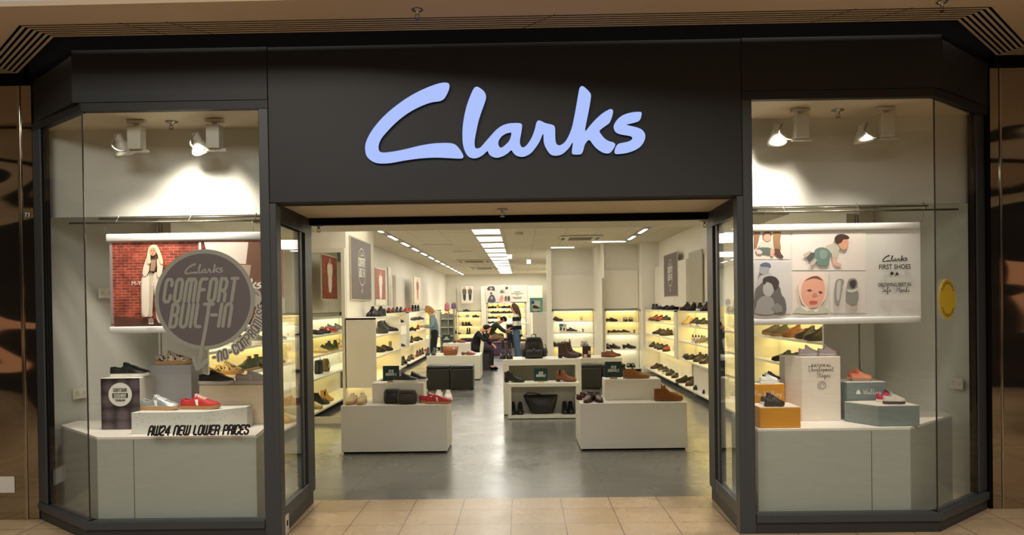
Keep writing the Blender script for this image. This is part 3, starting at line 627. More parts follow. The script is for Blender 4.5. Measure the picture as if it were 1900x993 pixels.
t = thing('product_box', 'display box printed with dark cushions reading CONTOUR CUSHION TECHNOLOGY', 'display box', (-3.005, 5.72, Z0))
MB().box(-.148, .148, -.12, .12, 0, .385).build('body', mat('pale display box', (222, 216, 206), .4), t, bevel=.003)
MB().box(-.146, .146, -.1225, -.1205, .002, .383).build('front_print', hex_mat(), t)
MB().cyl((0, -.1235, .262), .088, -.0012, 40, axis='y').build('badge', mat('white print', (226, 224, 214), .5), t)
mb = MB(); retro(mb, 'CONTOUR', .024, .0042, at(0, -.1262, .284), 0, .72, .36); retro(mb, 'TECHNOLOGY', .013, .0024, at(0, -.1262, .212), 0, .66, .38); mb.build('lettering', M_BLACK, t)
MB().box(-.058, .058, -.1262, -.1252, .237, .272).build('badge_bar', M_BLACK, t, bevel=.004)
mb = MB(); retro(mb, 'CUSHION', .024, .0042, at(0, -.1275, .2425), 0, .72, .36); mb.build('lettering', mat('white print', (226, 224, 214), .5), t)
def milky(name, col, tr):
    m = mat(name, col, .25); b = m.node_tree.nodes['Principled BSDF']; b.inputs['Transmission Weight'].default_value = tr; b.inputs['Roughness'].default_value = .45; return m
p0, p1 = onY(279, 757, 5.86), onY(352, 757, 5.86)
block('frosted_block', 'tall smoky frosted block under the floral shoe', p0.x+.012, p1.x+.03, 5.83, 6.04, Z0, Z0+.46, milky('frosted acrylic', (196, 194, 198), .35), kick=0, cat='display block')
block('cream_block', 'wide cream block carrying the black and grey trainers', -2.50, -1.985, 5.80, 6.05, Z0, Z0+.30, mat('cream stone', (226, 208, 180), .5), kick=0, cat='display block')
def speck(name, base, dot):
    m = mat(name, base, .55); nt = m.node_tree; b = nt.nodes['Principled BSDF']; v = nt.nodes.new('ShaderNodeTexVoronoi'); v.inputs['Scale'].default_value = 55
    tc = nt.nodes.new('ShaderNodeTexCoord'); r = nt.nodes.new('ShaderNodeValToRGB'); r.color_ramp.elements[0].position = .14; r.color_ramp.elements[1].position = .2
    r.color_ramp.elements[0].color = sc(dot); r.color_ramp.elements[1].color = sc(base)
    nt.links.new(tc.outputs['Object'], v.inputs[0]); nt.links.new(v.outputs['Distance'], r.inputs[0]); nt.links.new(r.outputs[0], b.inputs['Base Color']); return m
t = thing('terrazzo_block', 'low speckled terrazzo block carrying the silver and red trainers', 'display block', (-2.815, 5.385, Z0))
MB().prism([(0, 0), (.53, 0), (.75, .24), (.75, .36), (.06, .36)], 0, .155).build('body', speck('terrazzo', (214, 214, 208), (128, 134, 132)), t, bevel=.003)
M_OR = mat('ochre orange laminate', (214, 146, 34), .32); M_BG = mat('slate blue laminate', (120, 134, 134), .32); M_WB = mat('white display laminate', (226, 216, 204), .4)
t = thing('ochre_block', 'lower ochre yellow block at the left of the right window', 'display block', (1.68, 5.31, Z0), 0, 'ochre blocks')
MB().box(-.015, .27, 0, .24, 0, .142).build('body', M_OR, t, bevel=.003); MB().box(-.013, .268, .002, .238, .1422, .145).build('top', M_WB, t)
t = thing('ochre_block', 'taller ochre block printed Pre-Walking behind the lower one', 'display block', (1.68, 5.60, Z0), 0, 'ochre blocks')
MB().box(-.03, .26, 0, .22, 0, .275).build('body', M_OR, t, bevel=.003); MB().box(-.028, .258, .002, .218, .2752, .278).build('top', M_WB, t)
OCH = t
t = thing('white_tower_block', 'tall white block reading BUILT FOR ALL Development Stages', 'display block', (2.068, 5.60, Z0))
MB().prism([(0, 0), (.285, 0), (.285, .22), (-.09, .22), (-.09, .1)], 0, .475).build('body', M_WB, t, bevel=.003); WT = t
t = thing('slate_block', 'taller slate blue block printed Walking', 'display block', (2.41, 5.62, Z0), 0, 'slate blue blocks')
MB().prism([(0, 0), (.285, 0), (.285, .24), (-.03, .24), (-.03, .06)], 0, .278).build('body', M_BG, t, bevel=.003); MB().prism([(0.002, .002), (.283, .002), (.283, .238), (-.028, .238), (-.028, .06)], .2782, .281).build('top', M_WB, t); SL = t
t = thing('slate_block', 'lower slate blue block in front with cream top', 'display block', (2.495, 5.32, Z0), 0, 'slate blue blocks')
MB().prism([(0, 0), (.29, 0), (.29, .28), (0, .28), (-.13, .25)], 0, .142).build('body', M_BG, t, bevel=.003); MB().prism([(0.002, .002), (.288, .002), (.288, .278), (0, .278), (-.127, .25)], .1422, .145).build('top', M_WB, t)
# ------------------------------------------------------------------ writing, decals, sign, posters
t = thing('illuminated_sign', 'large glowing bluish-white script sign on the dark fascia above the entrance', 'sign', (0, 5.2, 0))
c, l, s_ = logo_loops(1, 3)
pc = onY(936, 227, 5.19); pe0, pe1 = onY(677, 227, 5.19), onY(1195, 227, 5.19); k = pe1.x-pe0.x
dkr = mat('dark sign rim', (24, 24, 26), .5)
for loops in ([c], l, [s_]):
    A = [[(x*k, z*k) for x, z in lp] for lp in loops]
    f = poly_mb(A, Matrix.Translation((pc.x, -.026, pc.z)) @ Matrix.Rotation(.004, 4, 'Y'), depth=.012).build('letter', M_SIGN, t)
    poly_mb(A, Matrix.Translation((pc.x, -.010, pc.z)) @ Matrix.Rotation(.004, 4, 'Y') @ Matrix.Scale(1.0, 4), depth=.018).build('letter_return', dkr, f)
# window decal
M_DEC = mat('plum grey window vinyl', (92, 84, 88), .5); M_DECR = mat('grey green window vinyl', (138, 140, 130), .5); M_VB = mat('black window vinyl', (14, 14, 16), .5)
q = onY(379, 556, 5.2); r_ = .349; t = thing('window_decal', 'round grey window decal reading COMFORT BUILT-IN with arrow', 'decal', (q.x, 5.205, q.z))
MB().cyl((0, 0, 0), r_, .002, 72, axis='y').build('ring', M_DECR, t); MB().cyl((0, -.0022, 0), r_*.915, .002, 72, axis='y').build('disc', M_DEC, t)
mb = MB(); logo_mb(.27, at(.0, -.0034, .215), mb); retro(mb, 'COMFORT', .155, .0235, at(-.285, -.0034, -.012), .17, .54, .36, 0); retro(mb, 'BUIL', .155, .0235, at(-.245, -.0034, -.187), .17, .54, .36, 0)
retro(mb, 'IN', .155, .0235, at(.095, -.0034, -.187), .17, .54, .36, 0); ribbon(mb, [(.048, -.108), (.082, -.108)], .0235, at(0, -.0034, 0))
ribbon(mb, [(.0, -.032), (.062, -.032)], .0235, at(0, -.0034, 0)); ribbon(mb, [(.033, -.035), (.008, -.187), (-.052, -.47)], .025, at(0, -.0034, 0))
ribbon(mb, [(-.085, -.40), (-.058, -.48), (.005, -.425)], .028, at(0, -.0034, 0)); mb.build('lettering', M_DECR, t)
mb = MB(); m2 = MB(); txt = '-NO-COMPROMISE'
for i, ch in enumerate(txt):
    a = math.radians(-82+i*5.6); R_ = .405; M_ = Matrix.Translation((R_*math.cos(a), -.003, R_*math.sin(a))) @ Matrix.Rotation(-(a+PI/2), 4, 'Y')
    wd = max([p[0] for st in _R[ch] for p in st] or [.25])
    for st in _R[ch]:
        pts = [((p[0]-wd/2)*.05+.01*p[1], (p[1]-.5)*.06) for p in st]
        ribbon(mb, pts, .009, M_); ribbon(m2, pts, .026, Matrix.Translation((0, .0015, 0)) @ M_)
m2.build('lettering_halo', mat('pale vinyl halo', (176, 176, 158), .5), t); mb.build('lettering', M_DEC, t)
t = tag(MB().build('x', M_VB) if 0 else MB(), '', '') if 0 else None
q = onY(368, 807, 5.2); mb = MB(); retro(mb, 'AW24 NEW LOWER PRICES', .062, .0135, at(0, 0, 0), .25, .78, .22)
wx = max(v[0] for v in mb.v)-min(v[0] for v in mb.v); cx = (max(v[0] for v in mb.v)+min(v[0] for v in mb.v))/2; tw = onY(465, 800, 5.2).x-onY(273, 800, 5.2).x
mb.v = [((v[0]-cx)*tw/wx, v[1], v[2]) for v in mb.v]
tag(mb.build('window_lettering', M_VB, loc=(q.x, 5.208, q.z)), 'black window lettering reading AW24 NEW LOWER PRICES', 'lettering')
M_YEL = mat('yellow sticker', (206, 174, 40), .5)
q = onY(1754, 555, 5.35); t = thing('window_sticker', 'oval-looking round yellow sticker on the angled right glass', 'sticker', (2.985, 5.325, q.z), math.atan2(.485, .571))
MB().cyl((0, -.004, 0), .142, .002, 40, axis='y').build('disc', M_YEL, t); mb = MB()
for i, ch in enumerate('FOLLOW US ON'.replace('U', 'U')): pass
for sgn, w in ((1, 'SCAN HERE'), (-1, 'GET')): pass
mb.add([(.118*math.cos(a), -.0065, .118*math.sin(a)) for a in ()], [])
for a0, a1 in ((35, 145), (215, 325)):
    for k_ in range(12):
        a = math.radians(a0+(a1-a0)*k_/11); M_ = Matrix.Translation((.118*math.cos(a), -.0065, .118*math.sin(a))) @ Matrix.Rotation(-(a-PI/2), 4, 'Y')
        ribbon(mb, [(0, -.010), (0, .010)] if k_ % 2 else [(-.006, -.009), (.006, -.009), (.006, .009)], .0045, M_)
mb.build('edge_lettering', M_VB, t)

# handwriting strokes (unit x-height 1)
HW = {'D': [[(.2,0),(.3,2.3)],[(-.1,2.1),(.9,2.2),(1.4,1.3),(1.0,.3),(.1,0)]], 'e': [[(0,.4),(.5,.55),(.45,.95),(.15,.9),(0,.4),(.3,0),(.8,.25)]], 'v': [[(0,.9),(.25,0),(.6,.95),(.85,.85)]],
 'l': [[(0,.2),(.45,1.6),(.3,2.1),(.12,1.6),(.15,.2),(.4,0),(.6,.25)]], 'o': [[(.4,.95),(.05,.6),(.2,.05),(.55,.3),(.4,.95),(.8,.85)]], 'p': [[(.15,.95),(0,-.9)],[(.1,.6),(.45,.95),(.6,.5),(.3,0),(.1,.2)],[(.5,.1),(.8,.2)]],
 'm': [[(0,0),(.1,.9),(.15,.6),(.35,.95),(.4,0),(.45,.6),(.65,.95),(.75,.1),(.95,.2)]], 'n': [[(0,0),(.1,.9),(.15,.6),(.4,.95),(.5,.1),(.75,.2)]], 't': [[(.3,1.8),(.2,.2),(.45,0),(.65,.2)],[(-.1,1.25),(.7,1.35)]],
 'S': [[(1.0,1.9),(.6,2.2),(.15,1.8),(.5,1.2),(.9,.7),(.6,.05),(0,.2)]], 'a': [[(.55,.85),(.2,.9),(0,.35),(.25,0),(.55,.7),(.6,.1),(.85,.25)]], 'g': [[(.55,.85),(.2,.9),(0,.35),(.25,0),(.55,.7),(.45,-.7),(.1,-.8),(.2,-.3),(.85,.25)]],
 's': [[(.5,.9),(.2,.8),(.45,.35),(.2,0),(0,.1)],[(.45,.1),(.7,.3)]], 'f': [[(.1,.1),(.5,1.7),(.3,2.1),(.2,1.2),(.15,-.8),(.4,-.5),(.3,.1),(.8,.3)]], 'H': [[(.1,2.2),(0,0)],[(1.0,2.3),(.9,0)],[(0,1.1),(1.2,1.2)]], 'd': [[(.5,.85),(.15,.9),(0,.3),(.3,0),(.55,.6),(.75,2.1),(.6,.2),(.9,.2)]],
 'P': [[(.2,0),(.3,2.2)],[(-.1,1.9),(.8,2.3),(1.1,1.7),(.7,1.1),(.3,1.1)]], 'r': [[(0,0),(.12,.9),(.2,.7),(.55,.9)]], '-': [[(0,.6),(.4,.65)]], 'W': [[(0,2.1),(.3,0),(.8,1.6),(1.1,0),(1.6,2.2)]], 'k': [[(.1,0),(.3,2.1)],[(.6,1.0),(.15,.5),(.6,0),(.8,.2)]], 'i': [[(.1,.9),(.1,.1),(.35,.2)],[(.15,1.4),(.16,1.45)]], 'y': [[(0,.9),(.2,.1),(.5,.9),(.3,-.8),(0,-.6)]], 'R': []}
def hand(mb, s_, h, w, M, gap=.12):
    tot = sum(max([p[0] for st in HW[c] for p in st] or [.5])+gap for c in s_); x = -tot/2
    for c in s_:
        for st in HW[c]:
            ribbon(mb, [((x+p.x)*h, p.y*h) for p in smooth_open(st, 3)] if len(st) > 2 else [((x+p[0])*h, p[1]*h) for p in st], w, M, 6)
        x += max([p[0] for st in HW[c] for p in st] or [.5])+gap
M_WP = mat('white print', (236, 232, 224), .5); M_GP = mat('dark grey print', (48, 46, 48), .5)
mb = MB(); M_ = at(.13, -.003, .195); MB().cyl((-.013+.02, -.0032, .205), .017, .0015, 24, axis='y').build('dot_print', M_WP, OCH); hand(mb, 'Pre-', .018, .0032, at(.068, -.003, .19), .2); hand(mb, 'Walking', .018, .0032, at(.175, -.003, .19), .24); mb.build('lettering', M_WP, OCH)
mb = MB(); hand(mb, 'Walking', .018, .0032, at(.185, -.003, .19), .24); mb.add([(.062, -.003, .192), (.098, -.003, .192), (.088, -.003, .222), (.072, -.003, .222)], [(0, 1, 2, 3)]); mb.build('lettering', M_WP, SL)
mb = MB(); text_mb('BUILT FOR ALL', .019, at(.142, -.003, .400), mb, sx=.80, bold=.0004); hand(mb, 'Development', .0175, .0024, at(.142, -.003, .366), .14); hand(mb, 'Stages', .0175, .0024, at(.16, -.003, .322), .16); 
for R_, w_ in ((.030, .002), (.024, .0016), (.013, .003)): ribbon(mb, [(R_*math.cos(2*PI*i/24)+.145, R_*math.sin(2*PI*i/24)+.262) for i in range(25 if R_ > .02 else 18)], w_, at(0, -.003, 0))
mb.build('lettering', M_GP, WT)

def art(t, name, Y, x0, y0, s_, items, dy=.0012, base=0):
    """flat printed shapes: items = [(colour, points)], points in crop pixels (origin x0,y0, scale s_), on the plane y=Y"""
    for i, (col, pts) in enumerate(items):
        pts = [onY(x0+px/s_, y0+py/s_, Y) for px, py in pts]; lp = smooth_closed([(p.x, p.z) for p in pts], 3) if len(pts) > 5 else [(p.x, p.z) for p in pts]
        yy = Y-base-dy*(i+1)
        m = poly_mb([[(p[0], p[1]) for p in lp]], Matrix.Translation((0, yy, 0)))
        ng = m.build(name, mat('print ink', col, .55) if isinstance(col, tuple) else col); ng.parent = t; ng.matrix_parent_inverse = t.matrix_world.inverted() if 0 else Matrix.Translation(-Vector(t.location))
def brick_print(name, sx=18):
    m = bpy.data.materials.new(name); m.use_nodes = True; nt = m.node_tree; b = nt.nodes['Principled BSDF']; g = nt.nodes.new('ShaderNodeNewGeometry')
    sp = nt.nodes.new('ShaderNodeSeparateXYZ'); cb = nt.nodes.new('ShaderNodeCombineXYZ'); nt.links.new(g.outputs['Position'], sp.inputs[0])
    ad = nt.nodes.new('ShaderNodeMath'); nt.links.new(sp.outputs[0], ad.inputs[0]); nt.links.new(sp.outputs[1], ad.inputs[1]); nt.links.new(ad.outputs[0], cb.inputs[0]); nt.links.new(sp.outputs[2], cb.inputs[1])
    br = nt.nodes.new('ShaderNodeTexBrick'); br.inputs['Scale'].default_value = sx; br.inputs['Color1'].default_value = sc((176, 76, 58)); br.inputs['Color2'].default_value = sc((128, 56, 46)); br.inputs['Mortar'].default_value = sc((196, 132, 112))
    br.inputs['Brick Width'].default_value = 1.1; br.inputs['Row Height'].default_value = .38; br.inputs['Mortar Size'].default_value = .03; nt.links.new(cb.outputs[0], br.inputs[0])
    n = nt.nodes.new('ShaderNodeTexNoise'); n.inputs['Scale'].default_value = 14; n.inputs['Detail'].default_value = 6; nt.links.new(g.outputs['Position'], n.inputs[0])
    r = nt.nodes.new('ShaderNodeValToRGB'); r.color_ramp.elements[0].position = .4; r.color_ramp.elements[0].color = (.35, .3, .28, 1); r.color_ramp.elements[1].position = .6
    mx = nt.nodes.new('ShaderNodeMixRGB'); mx.blend_type = 'MULTIPLY'; mx.inputs[0].default_value = .7; nt.links.new(n.outputs[0], r.inputs[0]); nt.links.new(br.outputs[0], mx.inputs[1]); nt.links.new(r.outputs[0], mx.inputs[2]); nt.links.new(mx.outputs[0], b.inputs[0]); b.inputs['Roughness'].default_value = .5; return m
M_BRK = brick_print('printed brick picture')
# left window poster
PY = 5.62
p0, p1 = onY(200, 448, PY), onY(489, 606, PY)
t = thing('hanging_poster', 'wide hanging poster of a woman against a red brick wall', 'poster', ((p0.x+p1.x)/2, PY, 1.43))
w2 = (-1.93-p0.x)/2; t.location.x = p0.x+w2; X0, X1 = p0.x, -1.93
loc = lambda x, z: (x-t.location.x, z-1.43)
a, z0_ = loc(X0, 1.50); MB().box(a+.012, -a, 0, .004, .06, .70).build('sheet', M_BRK, t)
MB().box(a+.012, a+.032, -.002, 0, .07, .69).build('grey_margin', mat('grey poster edge', (150, 136, 134), .5), t)
M_RAIL = mat('white poster rail', (222, 222, 222), .3)
MB().box(a-.012, -a, -.012, .016, .685, .745).build('top_rail', M_RAIL, t, bevel=.01, smooth=True); MB().box(a, -a, -.014, .018, .0, .05).build('bottom_rail', M_RAIL, t, bevel=.01, smooth=True)
Cc = lambda *v: v
SK = (206, 150, 122)
art(t, 'poster_print', PY, 80, 420, 3.545, [
 ((92, 56, 44), [(470,590),(800,620),(1440,640),(1440,668),(470,668)]),
 ((236, 214, 206), [(1024,104),(1040,104),(1044,300),(1028,300)]),
 ((232, 216, 204), [(1060,104),(1350,104),(1360,250),(1200,245),(1080,180)]),
 ((120, 84, 66), [(1352,104),(1440,104),(1440,640),(1350,600),(1330,300)]),
 ((188, 160, 140), [(1260,250),(1370,255),(1360,330),(1280,320)]),
 ((150, 104, 84), [(1350,400),(1420,380),(1440,640),(1350,600)]),
 ((206, 196, 190), [(1365,440),(1400,410),(1435,440),(1435,500),(1400,530),(1365,500)]),
 ((206, 190, 172), [(650,352),(668,318),(700,306),(728,312),(733,400),(728,480),(724,560),(722,592),(690,596),(654,590),(650,500),(648,420)]),
 ((224, 210, 194), [(730,312),(768,306),(790,318),(784,400),(772,480),(768,560),(776,636),(752,610),(744,520),(736,420)]),
 ((238, 226, 210), [(660,350),(680,322),(700,318),(704,420),(700,580),(664,580),(656,480)]),
 ((92, 70, 56), [(694,196),(722,184),(764,188),(788,212),(792,270),(776,318),(756,300),(750,262),(742,300),(704,300),(694,322),(672,318),(672,262)]),
 ((226, 212, 194), [(672,250),(690,200),(708,196),(706,262),(700,300),(680,330),(662,318),(662,290)]), ((226, 212, 194), [(756,220),(780,210),(794,250),(790,300),(772,336),(756,318),(758,270)]),
 ((168, 132, 108), [(718,222),(750,220),(748,262),(738,296),(712,296)]),
 ((232, 206, 176), [(698,160),(712,132),(734,122),(758,130),(776,164),(794,214),(796,250),(776,240),(764,200),(752,170),(720,168),(714,206),(716,240),(698,246),(690,215)]),
 (SK, [(712,152),(730,140),(748,150),(750,176),(738,194),(722,194),(710,176)]),
 ((120, 70, 60), [(716,160),(722,158),(726,161),(720,164)]), ((120, 70, 60), [(734,160),(740,158),(745,161),(738,164)]), ((176, 70, 66), [(722,181),(730,178),(737,181),(730,185)]),
 ((150, 134, 126), [(700,612),(722,598),(738,612),(736,642),(708,640)]), ((226, 220, 210), [(702,632),(722,638),(738,632),(737,643),(708,643)]),
], base=.001)
mb = MB(); q = onY(80+622/3.545, 420+388/3.545, PY); text_mb('M-Y', .031, at(q.x, PY-.020, q.z), mb); q = onY(80+733/3.545, 420+388/3.545, PY); text_mb('C', .031, at(q.x, PY-.020, q.z), mb, sx=.8)
q = onY(445, 527, PY); logo_mb(.34, at(q.x, PY-.020, q.z), mb)
o = mb.build('poster_lettering', M_WP, t); o.matrix_parent_inverse = Matrix.Translation(-Vector(t.location))
for px in (197, 470):
    q = onY(px, 437, PY+.02); mb = MB().tube([(q.x+.012, PY, 2.17), (q.x+.006, PY, 2.205), (q.x-.004, PY+.002, 2.225), (q.x, PY+.01, 2.262)], .0022, 6); tag(mb.build('hook_wire', M_STEEL), ('left' if px < 300 else 'right')+' wire hook holding up the red brick poster', 'hook')
# right window poster
PX0 = onY(1400, 420, PY).x-.10; PX1 = onY(1708, 500, PY).x
t = thing('hanging_poster', 'wide hanging poster of baby pictures reading FIRST SHOES', 'poster', ((PX0+PX1)/2, PY, 1.425)); hw = (PX1-PX0)/2
MB().box(-hw, hw, 0, .004, .05, .71).build('sheet', mat('pale poster paper', (216, 214, 212), .45), t)
MB().box(-hw, hw, -.012, .016, .69, .745).build('top_rail', M_RAIL, t, bevel=.01, smooth=True); MB().box(-hw, hw, -.014, .018, .0, .05).build('bottom_rail', M_RAIL, t, bevel=.01, smooth=True)
sq = lambda x0, y0, x1, y1: [(x0,y0),(x0+1,y0),(x1-1,y0),(x1,y0),(x1,y0+1),(x1,y1-1),(x1,y1),(x1-1,y1),(x0+1,y1),(x0,y1),(x0,y1-1),(x0,y0+1)]
BABY = [
 ((232,220,214), sq(72,112,328,310)), ((230,220,216), sq(342,115,862,388)), ((228,214,208), sq(342,404,598,692)), ((222,214,210), sq(610,404,862,692)), ((206,204,206), sq(72,330,330,695)),
 # sitting baby and a grown-up's legs
 ((150,112,84), [(72,118),(118,118),(104,180),(92,225),(72,240)]), ((156,120,88), [(208,116),(262,116),(256,180),(262,236),(250,250),(216,240)]), ((96,66,54), [(216,238),(252,240),(262,268),(280,292),(262,302),(222,282)]),
 ((206,202,188), [(118,186),(140,172),(176,172),(200,190),(208,232),(180,236),(120,232),(104,214)]), ((92,112,108), [(88,238),(130,226),(190,232),(212,262),(190,278),(120,268),(84,258)]), ((222,166,146), [(186,238),(214,236),(218,262),(204,292),(186,286)]), ((214,196,190), [(80,244),(110,240),(132,258),(122,276),(92,272)]),
 ((224,162,140), [(138,142),(162,128),(190,142),(192,162),(176,182),(152,182),(138,164)]), ((84,56,46), [(136,146),(134,128),(150,116),(178,114),(194,128),(192,150),(182,134),(150,134)]),
 # crawling baby
 ((222,178,160), [(622,290),(652,300),(660,330),(690,344),(684,360),(650,360),(632,340)]), ((196,192,178), [(575,220),(610,205),(650,196),(680,205),(676,238),(668,262),(655,300),(622,296),(620,270),(600,262)]),
 ((110,134,128), [(498,252),(520,232),(560,226),(600,246),(616,285),(600,320),(602,350),(560,360),(520,352),(510,322),(480,330),(490,290)]), ((136,156,148), [(540,250),(570,244),(590,262),(580,300),(556,310),(536,290)]), ((86,92,90), [(446,286),(470,262),(498,268),(494,296),(462,324),(448,306)]), ((200,178,172), [(418,276),(450,258),(470,250),(468,268),(440,296),(424,290)]), ((190,176,172), [(470,330),(500,302),(516,318),(496,350),(462,362)]),
 ((222,164,140), [(668,196),(690,176),(716,166),(736,178),(738,204),(724,236),(706,244),(682,232)]), ((76,52,44), [(640,160),(660,138),(700,132),(738,148),(742,166),(720,170),(700,172),(688,192),(664,200),(644,188)]),
 # baby face in a bonnet
 ((236,212,200), [(384,500),(400,450),(440,418),(500,408),(560,430),(584,480),(582,560),(560,610),(520,650),(440,650),(396,590)]), ((228,166,146), [(404,520),(424,462),(470,440),(530,440),(566,480),(570,550),(556,600),(530,640),(480,652),(432,630),(406,576)]),
 ((120,74,60), [(430,462),(470,436),(520,430),(560,462),(540,456),(500,446),(462,452)]), ((92,58,50), [(440,530),(462,522),(482,530),(462,540)]), ((92,58,50), [(522,540),(542,536),(556,546),(540,554)]), ((206,130,112), [(480,560),(500,548),(520,562),(506,576),(486,574)]), ((196,84,78), [(456,612),(476,604),(506,606),(520,612),(500,622),(470,622)]),
 ((196,196,184), [(360,692),(390,640),(430,650),(490,668),(540,640),(590,660),(597,692)]), ((238,226,216), [(390,640),(440,648),(470,668),(440,680)]), ((238,226,216), [(550,626),(520,664),(480,668),(510,690)]),
 # little shoes
 ((150,146,142), [(640,500),(654,456),(690,450),(706,470),(690,520),(680,590),(668,632),(644,620)]), ((196,192,188), [(652,500),(664,464),(682,462),(680,520),(668,600),(652,590)]), ((142,140,136), [(728,480),(742,452),(780,446),(800,476),(798,520),(808,570),(796,622),(760,634),(722,610),(722,540)]), ((72,66,62), [(742,480),(756,460),(782,460),(790,484),(776,516),(752,510)]), ((206,204,198), [(728,520),(760,528),(800,512),(800,530),(762,546),(730,540)]),
 # father and child in grey tones
 ((186,186,190), [(104,440),(130,420),(180,410),(196,430),(170,470),(110,500),(84,494)]), ((168,168,172), [(106,372),(124,348),(160,346),(178,366),(170,404),(140,420),(112,408)]), ((96,106,140), [(108,352),(140,334),(180,342),(186,372),(160,364),(120,362)]),
 ((96,96,98), [(74,540),(100,500),(140,470),(210,480),(250,510),(262,560),(288,600),(290,694),(200,694),(120,694),(76,660)]), ((150,150,152), [(96,600),(140,570),(200,590),(210,694),(80,694),(84,640)]), ((176,176,176), [(132,500),(160,470),(196,486),(212,520),(190,566),(160,572),(134,550)]), ((44,44,46), [(130,450),(170,430),(216,436),(244,470),(236,510),(210,530),(196,490),(160,470),(140,490)]), ((132,132,134), [(190,650),(230,620),(264,640),(270,680),(220,692)]),
]
art(t, 'poster_print', PY, 1380, 400, 3.818, BABY, dy=.0004, base=.001)
mb = MB(); ypl = PY-.026
def wr(fn, px, py, Y=None): q = onY(1380+px/3.818, 400+py/3.818, PY); fn(at(q.x, ypl, q.z))
wr(lambda M_: logo_mb(.185, M_, mb), 1058, 305); wr(lambda M_: text_mb('FIRST SHOES', .034, M_, mb, sx=.86, bold=.001), 1058, 380); wr(lambda M_: text_mb('GROWING FEET IN', .026, M_, mb, sx=.76, bold=.0007), 1056, 502)
wr(lambda M_: hand(mb, 'SafeHands'[:4], .019, .0035, M_, .1), 1000, 542); wr(lambda M_: hand(mb, 'Hands', .019, .0035, M_, .1), 1118, 542)
q = onY(1380+1038/3.818, 400+411/3.818, PY); mb.cyl((q.x, ypl, q.z), .0125, .0008, 20, axis='y'); q = onY(1380+1074/3.818, 400+411/3.818, PY); mb.add([(q.x-.015, ypl, q.z-.0125), (q.x+.015, ypl, q.z-.0125), (q.x, ypl, q.z+.0145)], [(0, 1, 2)])
o = mb.build('poster_lettering', M_GP, t); o.matrix_parent_inverse = Matrix.Translation(-Vector(t.location))
for px in (1712, 1420):
    q = onY(px, 417, PY); mb = MB().tube([(q.x-.012, PY, 2.165), (q.x, PY, 2.20), (q.x+.006, PY, 2.225), (q.x, PY+.01, 2.268)], .0022, 6); tag(mb.build('hook_wire', M_STEEL), ('right' if px > 1500 else 'left')+' wire hook holding up the baby picture poster', 'hook')
# poster rails
M_ROD = mat('grey steel rod', (120, 116, 108), .35, .8)
for a, b, lab in ((-3.40, -1.80, 'left'), (1.60, 3.26, 'right')):
    t = thing('hanging_rail', f'double steel rail under the light panel in the {lab} window', 'rail', ((a+b)/2, 5.66, 2.265))
    h_ = (b-a)/2; MB().tube([(-h_, 0, 0), (h_, 0, 0)], .007, 8).build('lower_rod', M_ROD, t, smooth=True); MB().tube([(-h_+(.2 if lab == 'left' else 0), .04, .035), (h_-(0 if lab == 'left' else .2), .04, .035)], .006, 8).build('upper_rod', M_ROD, t, smooth=True)
    for x in (-.45, .1, .6): MB().tube([(x, 0, 0), (x, .04, .035), (x, .05, .06)], .005, 6).build('bracket', M_ROD, t)

# spot lamps in the windows
M_LAMP = mat('grey white lamp housing', (188, 186, 176), .4)
def spot(px, py, side, lab, tilt, aim):
    q = onY(px, py, 5.48); t = thing('track_spotlight', lab, 'spotlight', (q.x, 5.48, 2.985))
    MB().box(-.065, .065, -.02, .02, -.022, 0).build('track_adapter', M_LAMP, t, bevel=.003)
    MB().cyl((0, 0, -.05), .018, .03, 12).build('stem', M_LAMP, t, smooth=True)
    MB().box(-.048, .048, -.045, .045, -.215, -.045).build('gear_box', M_LAMP, t, bevel=.004)
    MB().box(-.06, .085, -.012, .02, -.232, -.216).build('bracket', M_LAMP, t, bevel=.002)
    hd = MB().lathe([(.001, .0), (.028, 0), (.030, .05), (.052, .09), (.072, .13), (.074, .155), (.066, .155), (.05, .10), (.001, .09)], n=28)
    M_ = Matrix.Translation((side*.155, .03, -.09)) @ Matrix.Rotation(PI-tilt, 4, 'X') @ Matrix.Rotation(-.15*side, 4, 'Y')
    h_ = hd.xf(M_).build('lamp_head', M_LAMP, t, smooth=True)
    lens = MB().cyl((0, 0, .128), .062, .003, 24).xf(M_); lens.build('lens', emat('spot lens', (255, 236, 205), 1.2), h_)
    MB().tube(smooth_open([(side*.14, -.02, -.11), (side*.165, -.035, -.18), (side*.115, -.04, -.225), (side*.06, -.03, -.225)], 5), .0045, 8).build('cable', mat('grey cable', (110, 106, 98), .5), t, smooth=True)
    d = bpy.data.lights.new('window_spot', 'SPOT'); d.energy = aim[3]; d.color = (1, .88, .74); d.spot_size = math.radians(aim[4]); d.spot_blend = 1; d.shadow_soft_size = .05
    o = bpy.data.objects.new('window_spot', d); COL.objects.link(o); o.location = (q.x+side*.15, 5.40, 2.80)
    v = Vector(aim[:3])-o.location; o.rotation_euler = v.to_track_quat('-Z', 'Y').to_euler()
spot(253, 235, -1, 'left of two grey spotlights in the left window', -.45, (-2.8, 5.62, 1.2, 55, 90))
spot(398, 230, -1, 'right of two grey spotlights in the left window', -.5, (-2.42, 5.78, 2.15, 100, 105))
spot(1485, 210, -1, 'left of two grey spotlights in the right window', -.5, (1.72, 5.78, 2.15, 105, 105))
spot(1643, 205, -1, 'right of two grey spotlights in the right window', -.1, (2.4, 5.60, .9, 60, 90))
def socket(x, y, z, rz, lab, s_=1):
    t = thing('double_socket', lab, 'socket', (x, y, z), rz); MB().box(-.073*s_, .073*s_, -.008, 0, -.043, .043).build('plate', mat('cream socket plate', (206, 202, 190), .4), t, bevel=.003)
    for sx in (-.035, .035): MB().box(sx*s_-.016, sx*s_+.016, -.0095, -.0082, -.012, .022).build('outlet', mat('cream socket plate', (190, 186, 174), .4), t)
